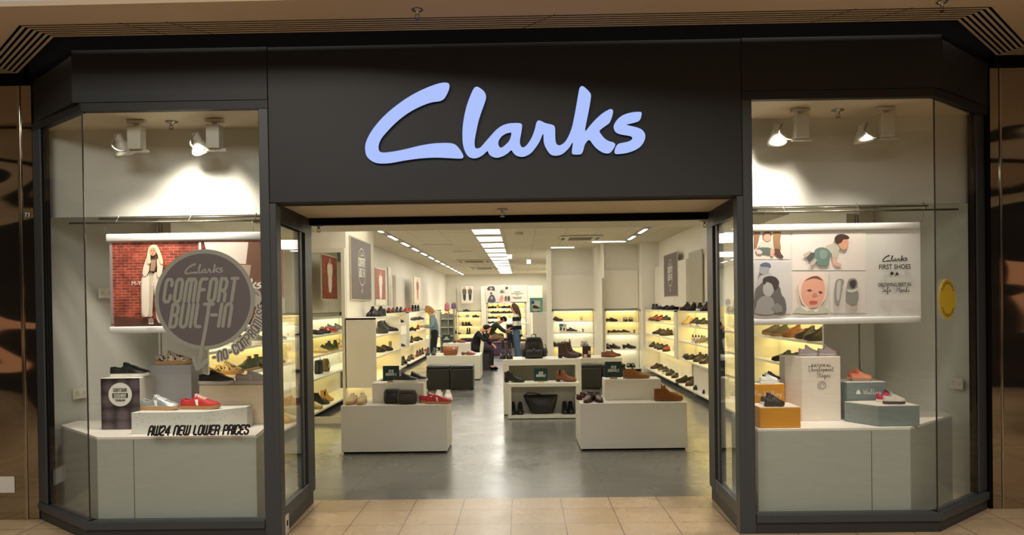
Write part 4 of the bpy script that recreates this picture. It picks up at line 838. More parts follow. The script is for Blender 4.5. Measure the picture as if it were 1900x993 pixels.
socket(-3.605, 6.10, .93, 1.30, 'cream double socket on the side wall of the left window')
socket(3.425, 5.98, .93, -1.47, 'cream double socket on the side wall of the right window')
socket(-3.52, 6.35, 1.75, 1.30, 'cream wall plate high on the side wall behind the left poster')
q = onX(533, 979, -1.683); t = thing('floor_socket', 'small white plate on the kick board by the left entrance post', 'socket', (-1.688, q.y, .075), PI/2)
MB().box(-.04, .04, -.006, 0, -.075, .06).build('plate', mat('cream socket plate', (206, 202, 190), .4), t, bevel=.002); MB().box(-.012, .012, -.0075, -.0062, -.02, .02).build('outlet', M_BLACK, t)
# ------------------------------------------------------------------ shoes
def lerp_prof(pr, u):
    for (a, va), (b, vb) in zip(pr, pr[1:]):
        if u <= b:
            t = (u-a)/(b-a) if b > a else 0; t = t*t*(3-2*t) if 0 else t; return va+(vb-va)*t
    return pr[-1][1]
WPROF = [(0,.012),(.015,.022),(.05,.029),(.15,.034),(.35,.034),(.5,.039),(.66,.047),(.78,.0465),(.88,.038),(.95,.026),(.985,.015),(1,.006)]
POINTY = [(0,.012),(.015,.021),(.05,.028),(.15,.032),(.35,.031),(.5,.036),(.66,.044),(.78,.040),(.88,.029),(.95,.018),(.985,.010),(1,.004)]
STYLES = {   # L, sole thickness, heel height, top profile, opening range, lace range, width profile
 'trainer': dict(L=.29, s=.026, hh=0, H=[(0,.075),(.03,.092),(.10,.084),(.2,.074),(.3,.080),(.36,.100),(.42,.096),(.6,.078),(.75,.060),(.9,.048),(.97,.040),(1,.030)], op=(.0,.36), lc=(.40,.64), w=WPROF, sole='cup'),
 'runner': dict(L=.29, s=.024, hh=.006, H=[(0,.078),(.03,.098),(.10,.082),(.2,.070),(.3,.078),(.36,.104),(.42,.098),(.6,.076),(.75,.058),(.9,.046),(.97,.038),(1,.028)], op=(.0,.36), lc=(.40,.66), w=WPROF, sole='cup'),
 'derby': dict(L=.30, s=.011, hh=.022, H=[(0,.070),(.03,.088),(.10,.082),(.2,.070),(.3,.078),(.36,.090),(.42,.086),(.55,.070),(.7,.054),(.85,.044),(.96,.036),(1,.024)], op=(.0,.34), lc=(.40,.54), w=POINTY, sole='heel'),
 'loafer': dict(L=.29, s=.010, hh=.018, H=[(0,.062),(.03,.078),(.10,.070),(.2,.058),(.3,.056),(.42,.070),(.5,.074),(.6,.064),(.75,.050),(.88,.042),(.97,.034),(1,.024)], op=(.0,.44), lc=None, w=POINTY, sole='heel'),
 'desert_boot': dict(L=.30, s=.018, hh=.006, H=[(0,.11),(.02,.128),(.10,.130),(.2,.128),(.3,.132),(.36,.128),(.42,.108),(.55,.080),(.7,.062),(.85,.052),(.96,.044),(1,.030)], op=(.0,.33), lc=(.36,.52), w=WPROF, sole='cup'),
 'ankle_boot': dict(L=.29, s=.016, hh=.030, H=[(0,.15),(.02,.172),(.10,.174),(.2,.172),(.30,.176),(.35,.172),(.40,.142),(.46,.112),(.58,.082),(.72,.066),(.86,.056),(.96,.046),(1,.032)], op=(.0,.35), lc=None, w=WPROF, sole='heel'),
 'tall_boot': dict(L=.29, s=.022, hh=.026, H=[(0,.24),(.02,.268),(.10,.270),(.2,.270),(.30,.272),(.34,.266),(.38,.20),(.43,.130),(.52,.098),(.68,.074),(.85,.062),(.96,.052),(1,.036)], op=(.0,.345), lc=(.37,.58), w=WPROF, sole='heel'),
 'heeled_boot': dict(L=.27, s=.010, hh=.060, H=[(0,.19),(.02,.208),(.10,.210),(.2,.208),(.30,.212),(.35,.206),(.40,.170),(.46,.135),(.58,.092),(.72,.060),(.86,.046),(.96,.036),(1,.024)], op=(.0,.35), lc=None, w=POINTY, sole='heel'),
 'court_shoe': dict(L=.25, s=.008, hh=.045, H=[(0,.085),(.03,.102),(.10,.094),(.25,.074),(.45,.050),(.6,.038),(.66,.044),(.75,.040),(.88,.034),(.97,.028),(1,.018)], op=(.0,.64), lc=None, w=POINTY, sole='heel'),
 'toddler_trainer': dict(L=.150, s=.018, hh=0, H=[(0,.055),(.03,.070),(.10,.066),(.2,.058),(.3,.062),(.36,.078),(.42,.076),(.6,.060),(.75,.048),(.9,.040),(.97,.034),(1,.026)], op=(.0,.36), lc=(.42,.62), w=[(a, b*.66) for a, b in WPROF], sole='cup'),
}
US = [0,.008,.02,.04,.07,.11,.16,.21,.26,.30,.33,.36,.39,.42,.46,.51,.57,.63,.69,.75,.81,.86,.905,.94,.965,.985,1]
US_LO = [0,.02,.06,.14,.24,.33,.38,.43,.5,.6,.72,.84,.94,.985,1]
def style_meshes(st, lo=False):
    d = STYLES[st]; L = d['L']; s_ = d['s']; hh = d['hh']; us = US_LO if lo else US; NJ = 8 if lo else 12
    base = lambda u: hh*(1-min(1, max(0, (u-.10)/.50)))**1.0 if u < .6 else 0
    def base(u):
        t = min(1, max(0, (u-.12)/.46)); return hh*(1-t*t*(3-2*t))
    hmax = max(h for _, h in d['H'])
    vs = []; fs = []; xo = -L/2
    for u in us:
        w = lerp_prof(d['w'], u); Hh = lerp_prof(d['H'], u)-s_-base(u)*.0; z0 = s_+base(u)-.002; ztop = max(Hh+s_, z0+.012)
        tall = max(0, ztop-.075)
        for j in range(NJ+1):
            a = PI*j/NJ; c_, sn = math.cos(a), math.sin(a)
            sy = (abs(c_)**.55)*(1 if c_ > 0 else -1); sz = abs(sn)**.62
            z = z0+(ztop-z0)*sz
            nar = 1-.30*min(1, max(0, (z-z0)/.06)) if tall < .03 else 1-.22*min(1, max(0, (z-z0)/.08))
            if u > .45: nar = 1-.16*sz
            vs.append((xo+u*L*(.985)+.004, w*sy*nar, z))
    n = NJ+1
    j0, j1 = (3, NJ-3) if not lo else (2, NJ-2)
    for i in range(len(us)-1):
        for j in range(NJ):
            um = (us[i]+us[i+1])/2
            if d['op'][0] < um < d['op'][1] and j0 <= j < j1: continue
            fs.append((i*n+j, (i+1)*n+j, (i+1)*n+j+1, i*n+j+1))
    fs.append(tuple(range(n))); fs.append(tuple(range((len(us)-1)*n, len(us)*n))[::-1])
    me = bpy.data.meshes.new('u'); me.from_pydata(vs, [], fs); me.materials.append(None); me.materials.append(None)
    o = bpy.data.objects.new('u', me); COL.objects.link(o)
    if not lo:
        m = o.modifiers.new('s', 'SUBSURF'); m.levels = 1; m.render_levels = 1
    m = o.modifiers.new('t', 'SOLIDIFY'); m.thickness = .0035; m.offset = -1; m.material_offset = 1; m.material_offset_rim = 0
    up = bake(o)
    for p in up.polygons: p.use_smooth = True
    out = {'upper': up}
    # sole
    k = 1.0; mb = MB(); N = len(us); top = []; e_ = .0045 if d['sole'] == 'cup' else .003
    rim = [(u, w) for u in us for w in [lerp_prof(d['w'], u)+e_]]
    zs = (0, s_*.35, s_) if d['sole'] == 'cup' else (0, s_*.9)
    infl = (0, .0025, .0) if d['sole'] == 'cup' else (0, 0)
    P = [(xo+u*L*(1+.0)+ (0.0), w) for u, w in rim]; loop = P+[(x, -w) for x, w in reversed(P)]
    ub = [u for u, _ in rim]; ub = ub+ub[::-1]; vs = []; M_ = len(loop)
    for z, f in zip(zs, infl):
        for (x, w), u in zip(loop, ub): vs.append((x+(f if u > .5 else -f), w*(1+f*10), z+base(u)+(.008*max(0, (u-.82)/.18)**2)))
    fs = [(r*M_+i, r*M_+(i+1) % M_, (r+1)*M_+(i+1) % M_, (r+1)*M_+i) for r in range(len(zs)-1) for i in range(M_)]
    h = M_//2
    for r in (0, (len(zs)-1)*M_):
        for i in range(h-1): fs.append((r+i, r+i+1, r+M_-2-i, r+M_-1-i))
    mb.add(vs, fs); me = bpy.data.meshes.new('sole'); me.from_pydata(mb.v, [], mb.f); out['sole'] = me
    if d['sole'] == 'heel' and hh > .01:
        hw = .027; mb = MB(); pts = [(xo+.006, -.016), (xo+.002, 0), (xo+.006, .016), (xo+.02, .027), (xo+.062, .026), (xo+.062, -.026), (xo+.02, -.027)]
        q = .75 if hh > .035 else 1
        vs = [((x-xo)*q+xo+(.004 if q < 1 else 0), y*q, 0) for x, y in pts]+[(x, y, base(.05)+.002) for x, y in pts]
        mb.add(vs, [tuple(range(7))[::-1], tuple(range(7, 14))]+[(i, (i+1) % 7, 7+(i+1) % 7, 7+i) for i in range(7)])
        me = bpy.data.meshes.new('heel'); me.from_pydata(mb.v, [], mb.f); out['heel'] = me
    if not lo:
        def surf(x, y):
            u = (x-.004-xo)/(L*.985); z0 = s_+base(u)-.002; zt = max(lerp_prof(d['H'], u), z0+.012); w = lerp_prof(d['w'], u); z = zt
            for _ in range(6):
                nar = 1-.16*(z-z0)/(zt-z0) if u > .45 else 1-.30*min(1, (z-z0)/.06)
                c_ = min(.999, abs(y)/(w*nar))**(1/.55); z = z0+(zt-z0)*math.sqrt(1-c_*c_)**.62
            return z
        if d['lc']:
            mb = MB(); a, b = d['lc']; nl = 5 if L > .2 else 3
            if st == 'tall_boot': nl = 8
            for i in range(nl):
                u = a+(b-a)*i/(nl-1); zt = lerp_prof(d['H'], u)+.002; x = xo+u*L*.985+.004; w = .62*lerp_prof(d['w'], u)
                for sg in (-1, 1): mb.tube([(x+.005*sg*q/w, q, surf(x+.005*sg*q/w, q)+.003) for q in (-w, -w*.8, -w*.4, 0, w*.4, w*.8, w)], .0030 if L > .2 else .003, 5)
            u = a; zt = lerp_prof(d['H'], u)+.004; x = xo+u*L
            for sg in (-1, 1): mb.tube(smooth_open([(x, 0, zt), (x-.004, sg*.016, zt+.008), (x+.012, sg*.026, zt-.004), (x+.004, sg*.008, zt)], 3), .002, 5)
            me = bpy.data.meshes.new('laces'); me.from_pydata(mb.v, [], mb.f); out['laces'] = me
            mb = MB(); u = d['op'][1]; zt = lerp_prof(d['H'], u); x = xo+u*L; w = .020*(1 if L > .2 else .75)
            mb.box(x-.004, x+.004, -w, w, zt-.030, zt+.010); me = bpy.data.meshes.new('tongue'); me.from_pydata(mb.v, [], mb.f)
            bm = bmesh.new(); bm.from_mesh(me); bmesh.ops.bevel(bm, geom=bm.edges[:], offset=.003, segments=2, affect='EDGES'); bm.to_mesh(me); bm.free(); out['tongue'] = me
        if st == 'trainer':      # side stripe
            mb = MB()
            for sg in (-1, 1):
                for uu in (.50,):
                    pts = []
                    for q in range(5):
                        t = q/4; u = uu-.05*t; z0 = s_+base(u)-.002; zt = lerp_prof(d['H'], u); z = z0+.006+t*(zt-z0)*.62; sz = (z-z0)/(zt-z0)
                        w = lerp_prof(d['w'], u)*math.sqrt(max(0, 1-min(1, sz)**(2/.62)))**.55*(1-.16*sz)+.0035
                        pts.append((xo+u*L, sg*w, z))
                    v0 = [(x-.012, y, z) for x, y, z in pts]+[(x+.012, y*1.01, z) for x, y, z in pts]
                    mb.add(v0, [(i, i+1, 6+i, 5+i) for i in range(4)])
            me = bpy.data.meshes.new('side_stripe'); me.from_pydata(mb.v, [], mb.f); out['side_stripe'] = me
        if st == 'loafer':
            mb = MB(); u = .52; zt = lerp_prof(d['H'], u); x = xo+u*L
            mb.tube([(x, -.038, zt-.03), (x, -.03, zt-.008), (x, 0, zt+.003), (x, .03, zt-.008), (x, .038, zt-.03)], .005, 6); me = bpy.data.meshes.new('saddle_strap'); me.from_pydata(mb.v, [], mb.f); out['saddle_strap'] = me
        if st in ('ankle_boot', 'heeled_boot'):
            mb = MB()
            for sg in (-1, 1):
                x = xo+.2*L; w = .0285; mb.add([(x-.016, sg*(w+.002), .16), (x+.016, sg*(w+.002), .16), (x+.008, sg*(w+.006), .085), (x-.008, sg*(w+.006), .085)], [(0, 1, 2, 3)])
            me = bpy.data.meshes.new('elastic_gusset'); me.from_pydata(mb.v, [], mb.f); out['elastic_gusset'] = me
    for k_, me in out.items():
        if k_ in ('sole', 'laces', 'heel', 'saddle_strap'):
            for p in me.polygons: p.use_smooth = k_ in ('laces', 'saddle_strap')
    return out
_SM = {}; _SC = {}
def style_src(st, lo):
    if (st, lo) not in _SM: _SM[(st, lo)] = style_meshes(st, lo)
    return _SM[(st, lo)]
def floral():
    m = bpy.data.materials.new('floral canvas'); m.use_nodes = True; nt = m.node_tree; b = nt.nodes['Principled BSDF']
    tc = nt.nodes.new('ShaderNodeTexCoord'); n = nt.nodes.new('ShaderNodeTexNoise'); n.inputs['Scale'].default_value = 38; n.inputs['Detail'].default_value = 3
    r = nt.nodes.new('ShaderNodeValToRGB'); r.color_ramp.interpolation = 'CONSTANT'; e = r.color_ramp.elements; e[0].color = sc((58, 48, 42)); e[1].position = .45; e[1].color = sc((214, 200, 180))
    for p_, c_ in ((.56, (158, 84, 66)), (.62, (226, 214, 196)), (.7, (120, 116, 84))): q = e.new(p_); q.color = sc(c_)
    nt.links.new(tc.outputs['Object'], n.inputs[0]); nt.links.new(n.outputs[0], r.inputs[0]); nt.links.new(r.outputs[0], b.inputs[0]); b.inputs['Roughness'].default_value = .6; return m
M_FLO = floral()
COLORS = {   # name: (upper rgb, sole rgb, lace rgb, roughness, metallic)
 'black': ((28,27,28),(20,20,20),(24,24,24),.35,0), 'black and white': ((34,34,36),(226,222,212),(40,40,40),.4,0), 'navy': ((34,38,58),(220,216,206),(50,54,74),.5,0), 'dark brown': ((58,38,28),(34,26,22),(50,34,26),.45,0),
 'chestnut brown': ((118,66,38),(62,42,30),(100,60,40),.5,0), 'tan suede': ((150,98,48),(142,96,52),(130,86,46),.85,0), 'rust suede': ((126,74,32),(112,70,34),(110,66,32),.9,0), 'olive': ((92,88,62),(150,120,80),(90,86,66),.7,0), 'khaki green': ((70,78,54),(176,142,92),(80,84,66),.7,0),
 'grey': ((126,122,118),(226,222,214),(150,148,142),.6,0), 'pale grey': ((196,188,182),(228,222,214),(214,208,200),.5,0), 'white': ((228,224,214),(232,228,218),(236,232,224),.45,0), 'cream': ((214,198,164),(198,166,116),(226,216,196),.6,0), 'beige': ((196,170,128),(186,150,98),(220,206,180),.6,0),
 'silver': ((196,200,204),(186,140,92),(232,232,230),.28,.55), 'red': ((184,34,38),(176,124,80),(240,228,220),.6,0), 'burgundy': ((98,34,38),(50,30,28),(80,34,36),.4,0), 'red and black': ((150,50,44),(30,28,28),(30,28,28),.5,0), 'yellow tan': ((206,158,84),(176,130,70),(190,146,84),.7,0),
 'floral': (M_FLO,(196,152,100),(226,214,200),.6,0), 'pink': ((214,160,160),(226,214,206),(232,206,200),.5,0), 'lilac': ((184,164,168),(216,206,206),(206,190,192),.5,0), 'white and blue': ((226,226,222),(226,222,214),(52,66,120),.5,0), 'orange and yellow': ((236,106,64),(228,206,180),(240,206,70),.5,0),
 'orange and blue': ((238,150,110),(150,132,120),(60,110,160),.5,0), 'pink and black': ((176,30,74),(214,204,196),(40,30,34),.5,0), 'grey and teal': ((206,200,190),(54,44,42),(56,140,120),.5,0), 'charcoal': ((44,44,50),(44,44,46),(70,70,72),.6,0), 'dark olive': ((62,52,42),(48,42,32),(60,54,40),.6,0)}
M_LIN = mat('dark shoe lining', (40, 34, 30), .8)
NOUN = {'trainer': ('trainer', 'trainer'), 'runner': ('trainer', 'trainer'), 'derby': ('lace_up_shoe', 'lace-up shoe'), 'loafer': ('loafer', 'loafer'), 'desert_boot': ('desert_boot', 'desert boot'), 'ankle_boot': ('ankle_boot', 'ankle boot'), 'tall_boot': ('tall_lace_boot', 'tall lace boot'), 'heeled_boot': ('heeled_ankle_boot', 'heeled ankle boot'), 'court_shoe': ('court_shoe', 'court shoe'), 'toddler_trainer': ('toddler_trainer', 'toddler trainer')}
def shoe_mesh_for(st, col, lo):
    k = (st, col, lo)
    if k in _SC: return _SC[k]
    up, so, la, ro, me_ = COLORS[col]
    U = up if not isinstance(up, tuple) else mat('shoe upper '+col, up, ro, me_, bump=.06 if ro > .6 else 0, nscale=240)
    out = {}
    for part, me in style_src(st, lo).items():
        m2 = me.copy(); m2.materials.clear()
        if part == 'upper':
            m2.materials.append(U); m2.materials.append(M_LIN)
        elif part in ('sole', 'heel'): m2.materials.append(mat('shoe sole', so, .55))
        elif part in ('laces', 'side_stripe'): m2.materials.append(mat('shoe laces', la, .7))
        elif part == 'elastic_gusset': m2.materials.append(mat('elastic gusset', (26, 24, 24), .8))
        else: m2.materials.append(U)
        out[part] = m2
    _SC[k] = out; return out
SHOES = []
def shoe(st, col, x, y, z, yaw, label=None, group=None, lo=False, scale=1, tilt=(0, 0)):
    parts = shoe_mesh_for(st, col, lo)
    r = bpy.data.objects.new(NOUN[st][0], None); COL.objects.link(r); r.empty_display_size = .02
    r.location = (x, y, z+.0012); r.rotation_euler = (tilt[0], tilt[1], math.radians(yaw)); r.scale = (scale,)*3
    r['category'] = 'shoe'
    if label: r['label'] = label
    if group: r['group'] = group
    for nm, me in parts.items():
        o = bpy.data.objects.new(nm, me); COL.objects.link(o); o.parent = r
    SHOES.append(r); return r
def pair(st, col, x, y, z, yaw, labels, gap=.105, lag=0, **k):
    a = math.radians(yaw); nx, ny = -math.sin(a), math.cos(a)
    for sg, lb in zip((1, -1), labels): shoe(st, col, x+nx*gap/2*sg+math.cos(a)*lag*sg, y+ny*gap/2*sg+math.sin(a)*lag*sg, z, yaw, lb, **k)
def px_at(px, Y): return onY(px, 600, Y).x
# --- left window
shoe('trainer', 'black and white', px_at(240, 5.70), 5.70, Z0+.385, 4, 'black trainer with thick white sole on the cushion print box')
shoe('trainer', 'floral', px_at(322, 5.91), 5.91, Z0+.46, 3, 'floral patterned trainer on top of the tall frosted block')
shoe('trainer', 'black and white', px_at(400, 5.90), 5.90, Z0+.30, -8, 'black leather trainer on the cream block in the left window')
shoe('trainer', 'pale grey', px_at(469, 5.90), 5.90, Z0+.30, -4, 'pale grey trainer on the cream block beside the entrance post')
shoe('trainer', 'silver', px_at(294, 5.52), 5.52, Z0+.155, -6, 'silver trainer with gum sole on the terrazzo block')
shoe('trainer', 'red', px_at(367, 5.52), 5.54, Z0+.155, -2, 'red suede trainer with white stripe on the terrazzo block')
# --- right window
for a in ((1438, 5.46, 'black', 0, .1455, 'navy toddler trainer on the lower ochre block, front of its pair', 5.36), (1430, 5.48, 'navy', 10, .1455, 'dark toddler trainer on the lower ochre block, rear of its pair', 5.50)):
    shoe('toddler_trainer', a[2], px_at(a[0]-3, a[6]), a[6], Z0+a[4], a[3], a[5], scale=.92)
shoe('toddler_trainer', 'white and blue', px_at(1424, 5.66), 5.655, Z0+.2785, 6, 'white toddler trainer on the Pre-Walking block, front of its pair', scale=.9)
shoe('toddler_trainer', 'navy', px_at(1430, 5.76), 5.765, Z0+.2785, 4, 'navy and white toddler trainer on the Pre-Walking block, rear of its pair', scale=.9)
shoe('toddler_trainer', 'lilac', px_at(1499, 5.70), 5.70, Z0+.4755, -14, 'lilac toddler trainer at the left on the white tower block', scale=.92)
shoe('toddler_trainer', 'lilac', px_at(1534, 5.70), 5.70, Z0+.4755, -4, 'grey and lilac toddler trainer at the right on the white tower block', scale=.92)
shoe('toddler_trainer', 'orange and blue', px_at(1597, 5.70), 5.70, Z0+.2815, -6, 'peach orange toddler trainer on the Walking block, front of its pair')
shoe('toddler_trainer', 'orange and yellow', px_at(1592, 5.80), 5.81, Z0+.2815, -12, 'orange and yellow toddler trainer on the Walking block, rear of its pair')
shoe('toddler_trainer', 'grey and teal', px_at(1659, 5.40), 5.41, Z0+.1455, -3, 'grey and teal toddler trainer on the lower slate block, front of its pair', scale=.98)
shoe('toddler_trainer', 'pink and black', px_at(1645, 5.52), 5.52, Z0+.1455, -14, 'magenta and black toddler trainer on the lower slate block, rear of its pair', scale=.98)
# --- front tables
zA, zA2, zB, zB2 = .526, .743, .516, .746
shoe('trainer', 'beige', px_at(650, 8.38), 8.40, zA, -96, 'beige patterned trainer facing forward on the left table, left of its pair')
shoe('trainer', 'beige', px_at(669, 8.38), 8.40, zA, -88, 'beige patterned trainer facing forward on the left table, right of its pair')
shoe('trainer', 'black and white', px_at(751, 8.52), 8.53, zA2, -6, 'black leather trainer with white sole on the left riser, front of its pair')
shoe('trainer', 'black and white', px_at(769, 8.64), 8.64, zA2, -10, 'black leather trainer with white sole on the left riser, rear of its pair')
shoe('trainer', 'red', px_at(811, 8.28), 8.30, zA, -4, 'red trainer with white stripe on the left table, front of its pair')
shoe('trainer', 'red', px_at(800, 8.42), 8.42, zA, 4, 'red trainer on the left table, rear of its pair')
shoe('trainer', 'white', px_at(811, 8.60), 8.63, zA, -94, 'white trainer facing forward behind the red pair, left one')
shoe('trainer', 'white', px_at(829, 8.60), 8.63, zA, -84, 'white trainer facing forward behind the red pair, right one')
shoe('loafer', 'burgundy', px_at(1086, 8.62), 8.60, zB, 30, 'oxblood slip-on shoe at the back left of the right table', scale=.92)
shoe('loafer', 'dark brown', px_at(1094, 8.8), 8.80, zB, 20, 'dark brown slip-on shoe at the far back left of the right table', scale=.92)
shoe('derby', 'dark brown', px_at(1091, 8.40), 8.38, zB, -112, 'dark brown lace-up facing forward on the right table, left of its pair')
shoe('derby', 'dark brown', px_at(1108, 8.40), 8.40, zB, -84, 'dark brown lace-up facing forward on the right table, right of its pair')
shoe('desert_boot', 'tan suede', px_at(1179, 8.62), 8.60, zB2, -4, 'tan suede low shoe lying broadside on the right riser', scale=1).scale = (1, 1, .88)
shoe('desert_boot', 'rust suede', px_at(1239, 8.36), 8.37, zB, -4, 'rust brown suede desert boot on the right table, front of its pair').scale = (1.05, 1, 1.2)
shoe('desert_boot', 'rust suede', px_at(1232, 8.55), 8.56, zB, 4, 'rust brown suede desert boot on the right table, rear of its pair').scale = (1.05, 1, 1.2)
# --- centre table
cz, cz2 = .806, .501
for px, lb in ((932, 'left one'), (945, 'right one')): shoe('tall_boot', 'black', px_at(px, 11.2), 11.2, cz, -92, f'black tall lace boot facing forward beside the backpack, {lb}')
shoe('tall_boot', 'dark brown', px_at(1053, 11.15), 11.15, cz, -4, 'dark brown tall suede boot on the centre table, front of its pair')
shoe('tall_boot', 'dark brown', px_at(1062, 11.33), 11.36, cz, -20, 'dark brown tall suede boot on the centre table, rear of its pair')
shoe('ankle_boot', 'black', px_at(953, 10.72), 10.72, cz2, -6, 'black buckled ankle boot on the lower shelf, left of the green sign')
shoe('ankle_boot', 'chestnut brown', px_at(1049, 10.72), 10.72, cz2, -6, 'brown heeled ankle boot on the lower shelf, right of the green sign')
for px, lb in ((949, 'left pair, left boot'), (963, 'left pair, right boot'), (1046, 'right pair, left boot'), (1057, 'right pair, right boot')): shoe('ankle_boot', 'black', px_at(px, 10.72), 10.75, .051, -90, 'black ankle boot in the bottom of the open box, '+lb)
zm = .501
shoe('desert_boot', 'chestnut brown', px_at(1128, 15.55), 15.50, zm, -4, 'chestnut desert boot on the table behind the right ottomans, front of its pair')
shoe('desert_boot', 'chestnut brown', px_at(1138, 15.8), 15.80, zm, -10, 'chestnut desert boot on the table behind the right ottomans, rear of its pair')
zl = .531
for px, lb in ((793, 'left of its pair'), (804, 'right of its pair')): shoe('ankle_boot', 'black', px_at(px, 16.45), 16.45, zl, -92, 'black ankle boot on the left middle table, '+lb, lo=True)
shoe('loafer', 'chestnut brown', px_at(868, 16.4), 16.35, zl, -4, 'chestnut loafer on the left middle table beside the seated woman, front one')
shoe('loafer', 'pink', px_at(873, 16.6), 16.62, zl, -40, 'dusty pink court shoe on the left middle table beside the seated woman')
shoe('loafer', 'chestnut brown', px_at(852, 16.7), 16.70, .781, -6, 'chestnut loafer on top of the middle table riser')
# --- shelf bays: (bay plane, level z, list of (pixel x, style, colour, toe yaw))
ORD = ['first', 'second', 'third', 'fourth', 'fifth', 'sixth', 'seventh', 'eighth', 'ninth', 'tenth', 'eleventh', 'twelfth', 'thirteenth', 'fourteenth']
SHN = {5: ['top shelf', 'second shelf down', 'third shelf down', 'fourth shelf down', 'bottom shelf']}
def fill(where, xs, side, levels, names, rows, lo=False):
    """side: -1 left wall, +1 right wall (xs = x of the shelf front), 0 camera-facing (xs = y of the shelf front)"""
    for li, items in rows:
        items = sorted(items, key=lambda a: a[0])
        for i, it in enumerate(items):
            px, st, col, yaw = it[:4]; back = it[4] if len(it) > 4 else 0
            z = levels[li]
            if side: X = xs+side*(.16+back); P = onX(px, 600, X); x, y = X, P.y
            else: y = xs+.17+back; x = px_at(px, y)
            lb = f'{col} {NOUN[st][1]}, {ORD[i]} from left, {names[li]}, {where}'
            shoe(st, col, x, y, z, yaw, lb, f'shoes on the {where}', lo=lo).scale = (1.06, 1.12, 1.28 if st in ('derby', 'loafer', 'trainer') else 1.1)
N5 = ['top shelf', 'second shelf', 'third shelf', 'fourth shelf', 'bottom shelf']
fill('right wall bay left of pilaster', XR, 1, LV, N5, [
 (0, [(1204,'derby','black',-100),(1213,'derby','black',-96),(1219,'derby','black',-92),(1229,'desert_boot','dark olive',-150,.1),(1238,'loafer','black',-150),(1248,'loafer','black',-150)]),
 (1, [(1201,'trainer','black and white',-150),(1210,'desert_boot','chestnut brown',-120),(1217,'trainer','chestnut brown',-140),(1226,'trainer','red and black',-140),(1235,'trainer','navy',-140)]),
 (2, [(1207,'loafer','dark brown',-160),(1214,'derby','chestnut brown',-150,.08),(1222,'derby','charcoal',-160),(1229,'derby','charcoal',-120),(1236,'desert_boot','dark olive',-150)]),
 (3, [(1202,'derby','black',-130),(1211,'derby','black',-130),(1219,'derby','charcoal',-120),(1226,'derby','black',-130),(1236,'trainer','red and black',-120)]),
 (4, [(1200,'loafer','dark olive',-160),(1208,'trainer','red and black',-150),(1216,'derby','dark brown',-150),(1226,'trainer','black and white',-120),(1234,'trainer','black and white',-120),(1242,'derby','charcoal',-130),(1251,'loafer','black',-120)])])
fill('right wall bay beside entrance', XR, 1, LV, N5, [
 (0, [(1273,'desert_boot','dark olive',-140),(1285,'desert_boot','dark olive',-140),(1299,'trainer','black and white',-110),(1310,'desert_boot','black',-130)]),
 (1, [(1262,'desert_boot','yellow tan',-140),(1276,'desert_boot','beige',-140),(1291,'trainer','navy',-140),(1304,'trainer','navy',-140)]),
 (2, [(1303,'derby','grey',-150)]),
 (3, [(1261,'desert_boot','black',-120),(1273,'desert_boot','black',-110),(1284,'loafer','black',-160),(1296,'desert_boot','dark olive',-130),(1307,'desert_boot','black',-130)]),
 (4, [(1268,'derby','dark olive',180),(1282,'desert_boot','dark olive',-140),(1297,'trainer','charcoal',-140),(1311,'loafer','black',-130)])])
fill('right wall bay seen through window', XR, 1, LV, N5, [
 (1, [(1402,'trainer','burgundy',-150),(1438,'trainer','olive',180),(1452,'trainer','olive',180,-.04),(1476,'trainer','tan suede',-175),(1502,'trainer','black',180),(1520,'trainer','black',180,-.05)]),
 (2, [(1403,'trainer','grey',-110),(1412,'trainer','grey',-100),(1457,'derby','black',180)]),
 (3, [(1399,'loafer','charcoal',-160)])])
FRN = N5
fill('nearer front-facing bay', 17.70, 0, FL, FRN, [
 (0+1-1, []), (1, [(1134,'loafer','black',-4),(1160,'loafer','black',-90),(1170,'loafer','black',-90)]), (2, [(1139,'loafer','charcoal',-8),(1157,'loafer','charcoal',-8)]), (3, [(1127,'derby','charcoal',-80),(1140,'derby','charcoal',-40),(1167,'derby','black',-4)]), (4, [(1165,'loafer','black',-96),(1173,'loafer','black',-84)])])
fill('farther front-facing bay', 19.0, 0, FL, FRN, [
 (1, [(1033,'derby','dark brown',-4)]), (2, [(1060,'derby','black',-6)]), (3, [(1029,'derby','charcoal',-30),(1045,'derby','black',-10),(1080,'derby','grey',-94),(1087,'derby','grey',-86)])])
fill('left wall bay in left window', XL, -1, LV, N5, [
 (0, [(596,'trainer','beige',-60),(611,'trainer','cream',-50)]),
 (1, [(443,'trainer','grey',-20),(472,'trainer','grey',-10)]),
 (2, [(385,'trainer','yellow tan',0),(424,'trainer','floral',-4),(456,'desert_boot','khaki green',-110),(473,'desert_boot','khaki green',-80)]),
 (4, [(528,'trainer','cream',10)])])
fill('projecting unit on the left', -1.99, -1, LV, N5, [
 (0, [(690,'desert_boot','black',-100,.14),(704,'desert_boot','black',-110,0)]),
 (1, [(702,'loafer','dark olive',-10),(717,'ankle_boot','black',-10,.06),(726,'loafer','black',-12)]),
 (2, [(697,'loafer','black',-14,.06),(711,'loafer','black',-10)]),
 (4, [(675,'loafer','dark brown',10,.05),(700,'desert_boot','black',-60)])])
fill('left bay behind projecting unit', XL, -1, LV, N5, [
 (0, [(722,'trainer','red and black',-80),(730,'trainer','chestnut brown',-90),(737,'desert_boot','black',-90),(744,'desert_boot','black',-90)]),
 (1, [(741,'derby','black',-40)]), (2, [(743,'loafer','black',-10)]), (3, [(741,'derby','dark brown',-20),(747,'loafer','dark brown',-10)]), (4, [(741,'ankle_boot','black',-60),(749,'ankle_boot','black',-60)])], lo=True)
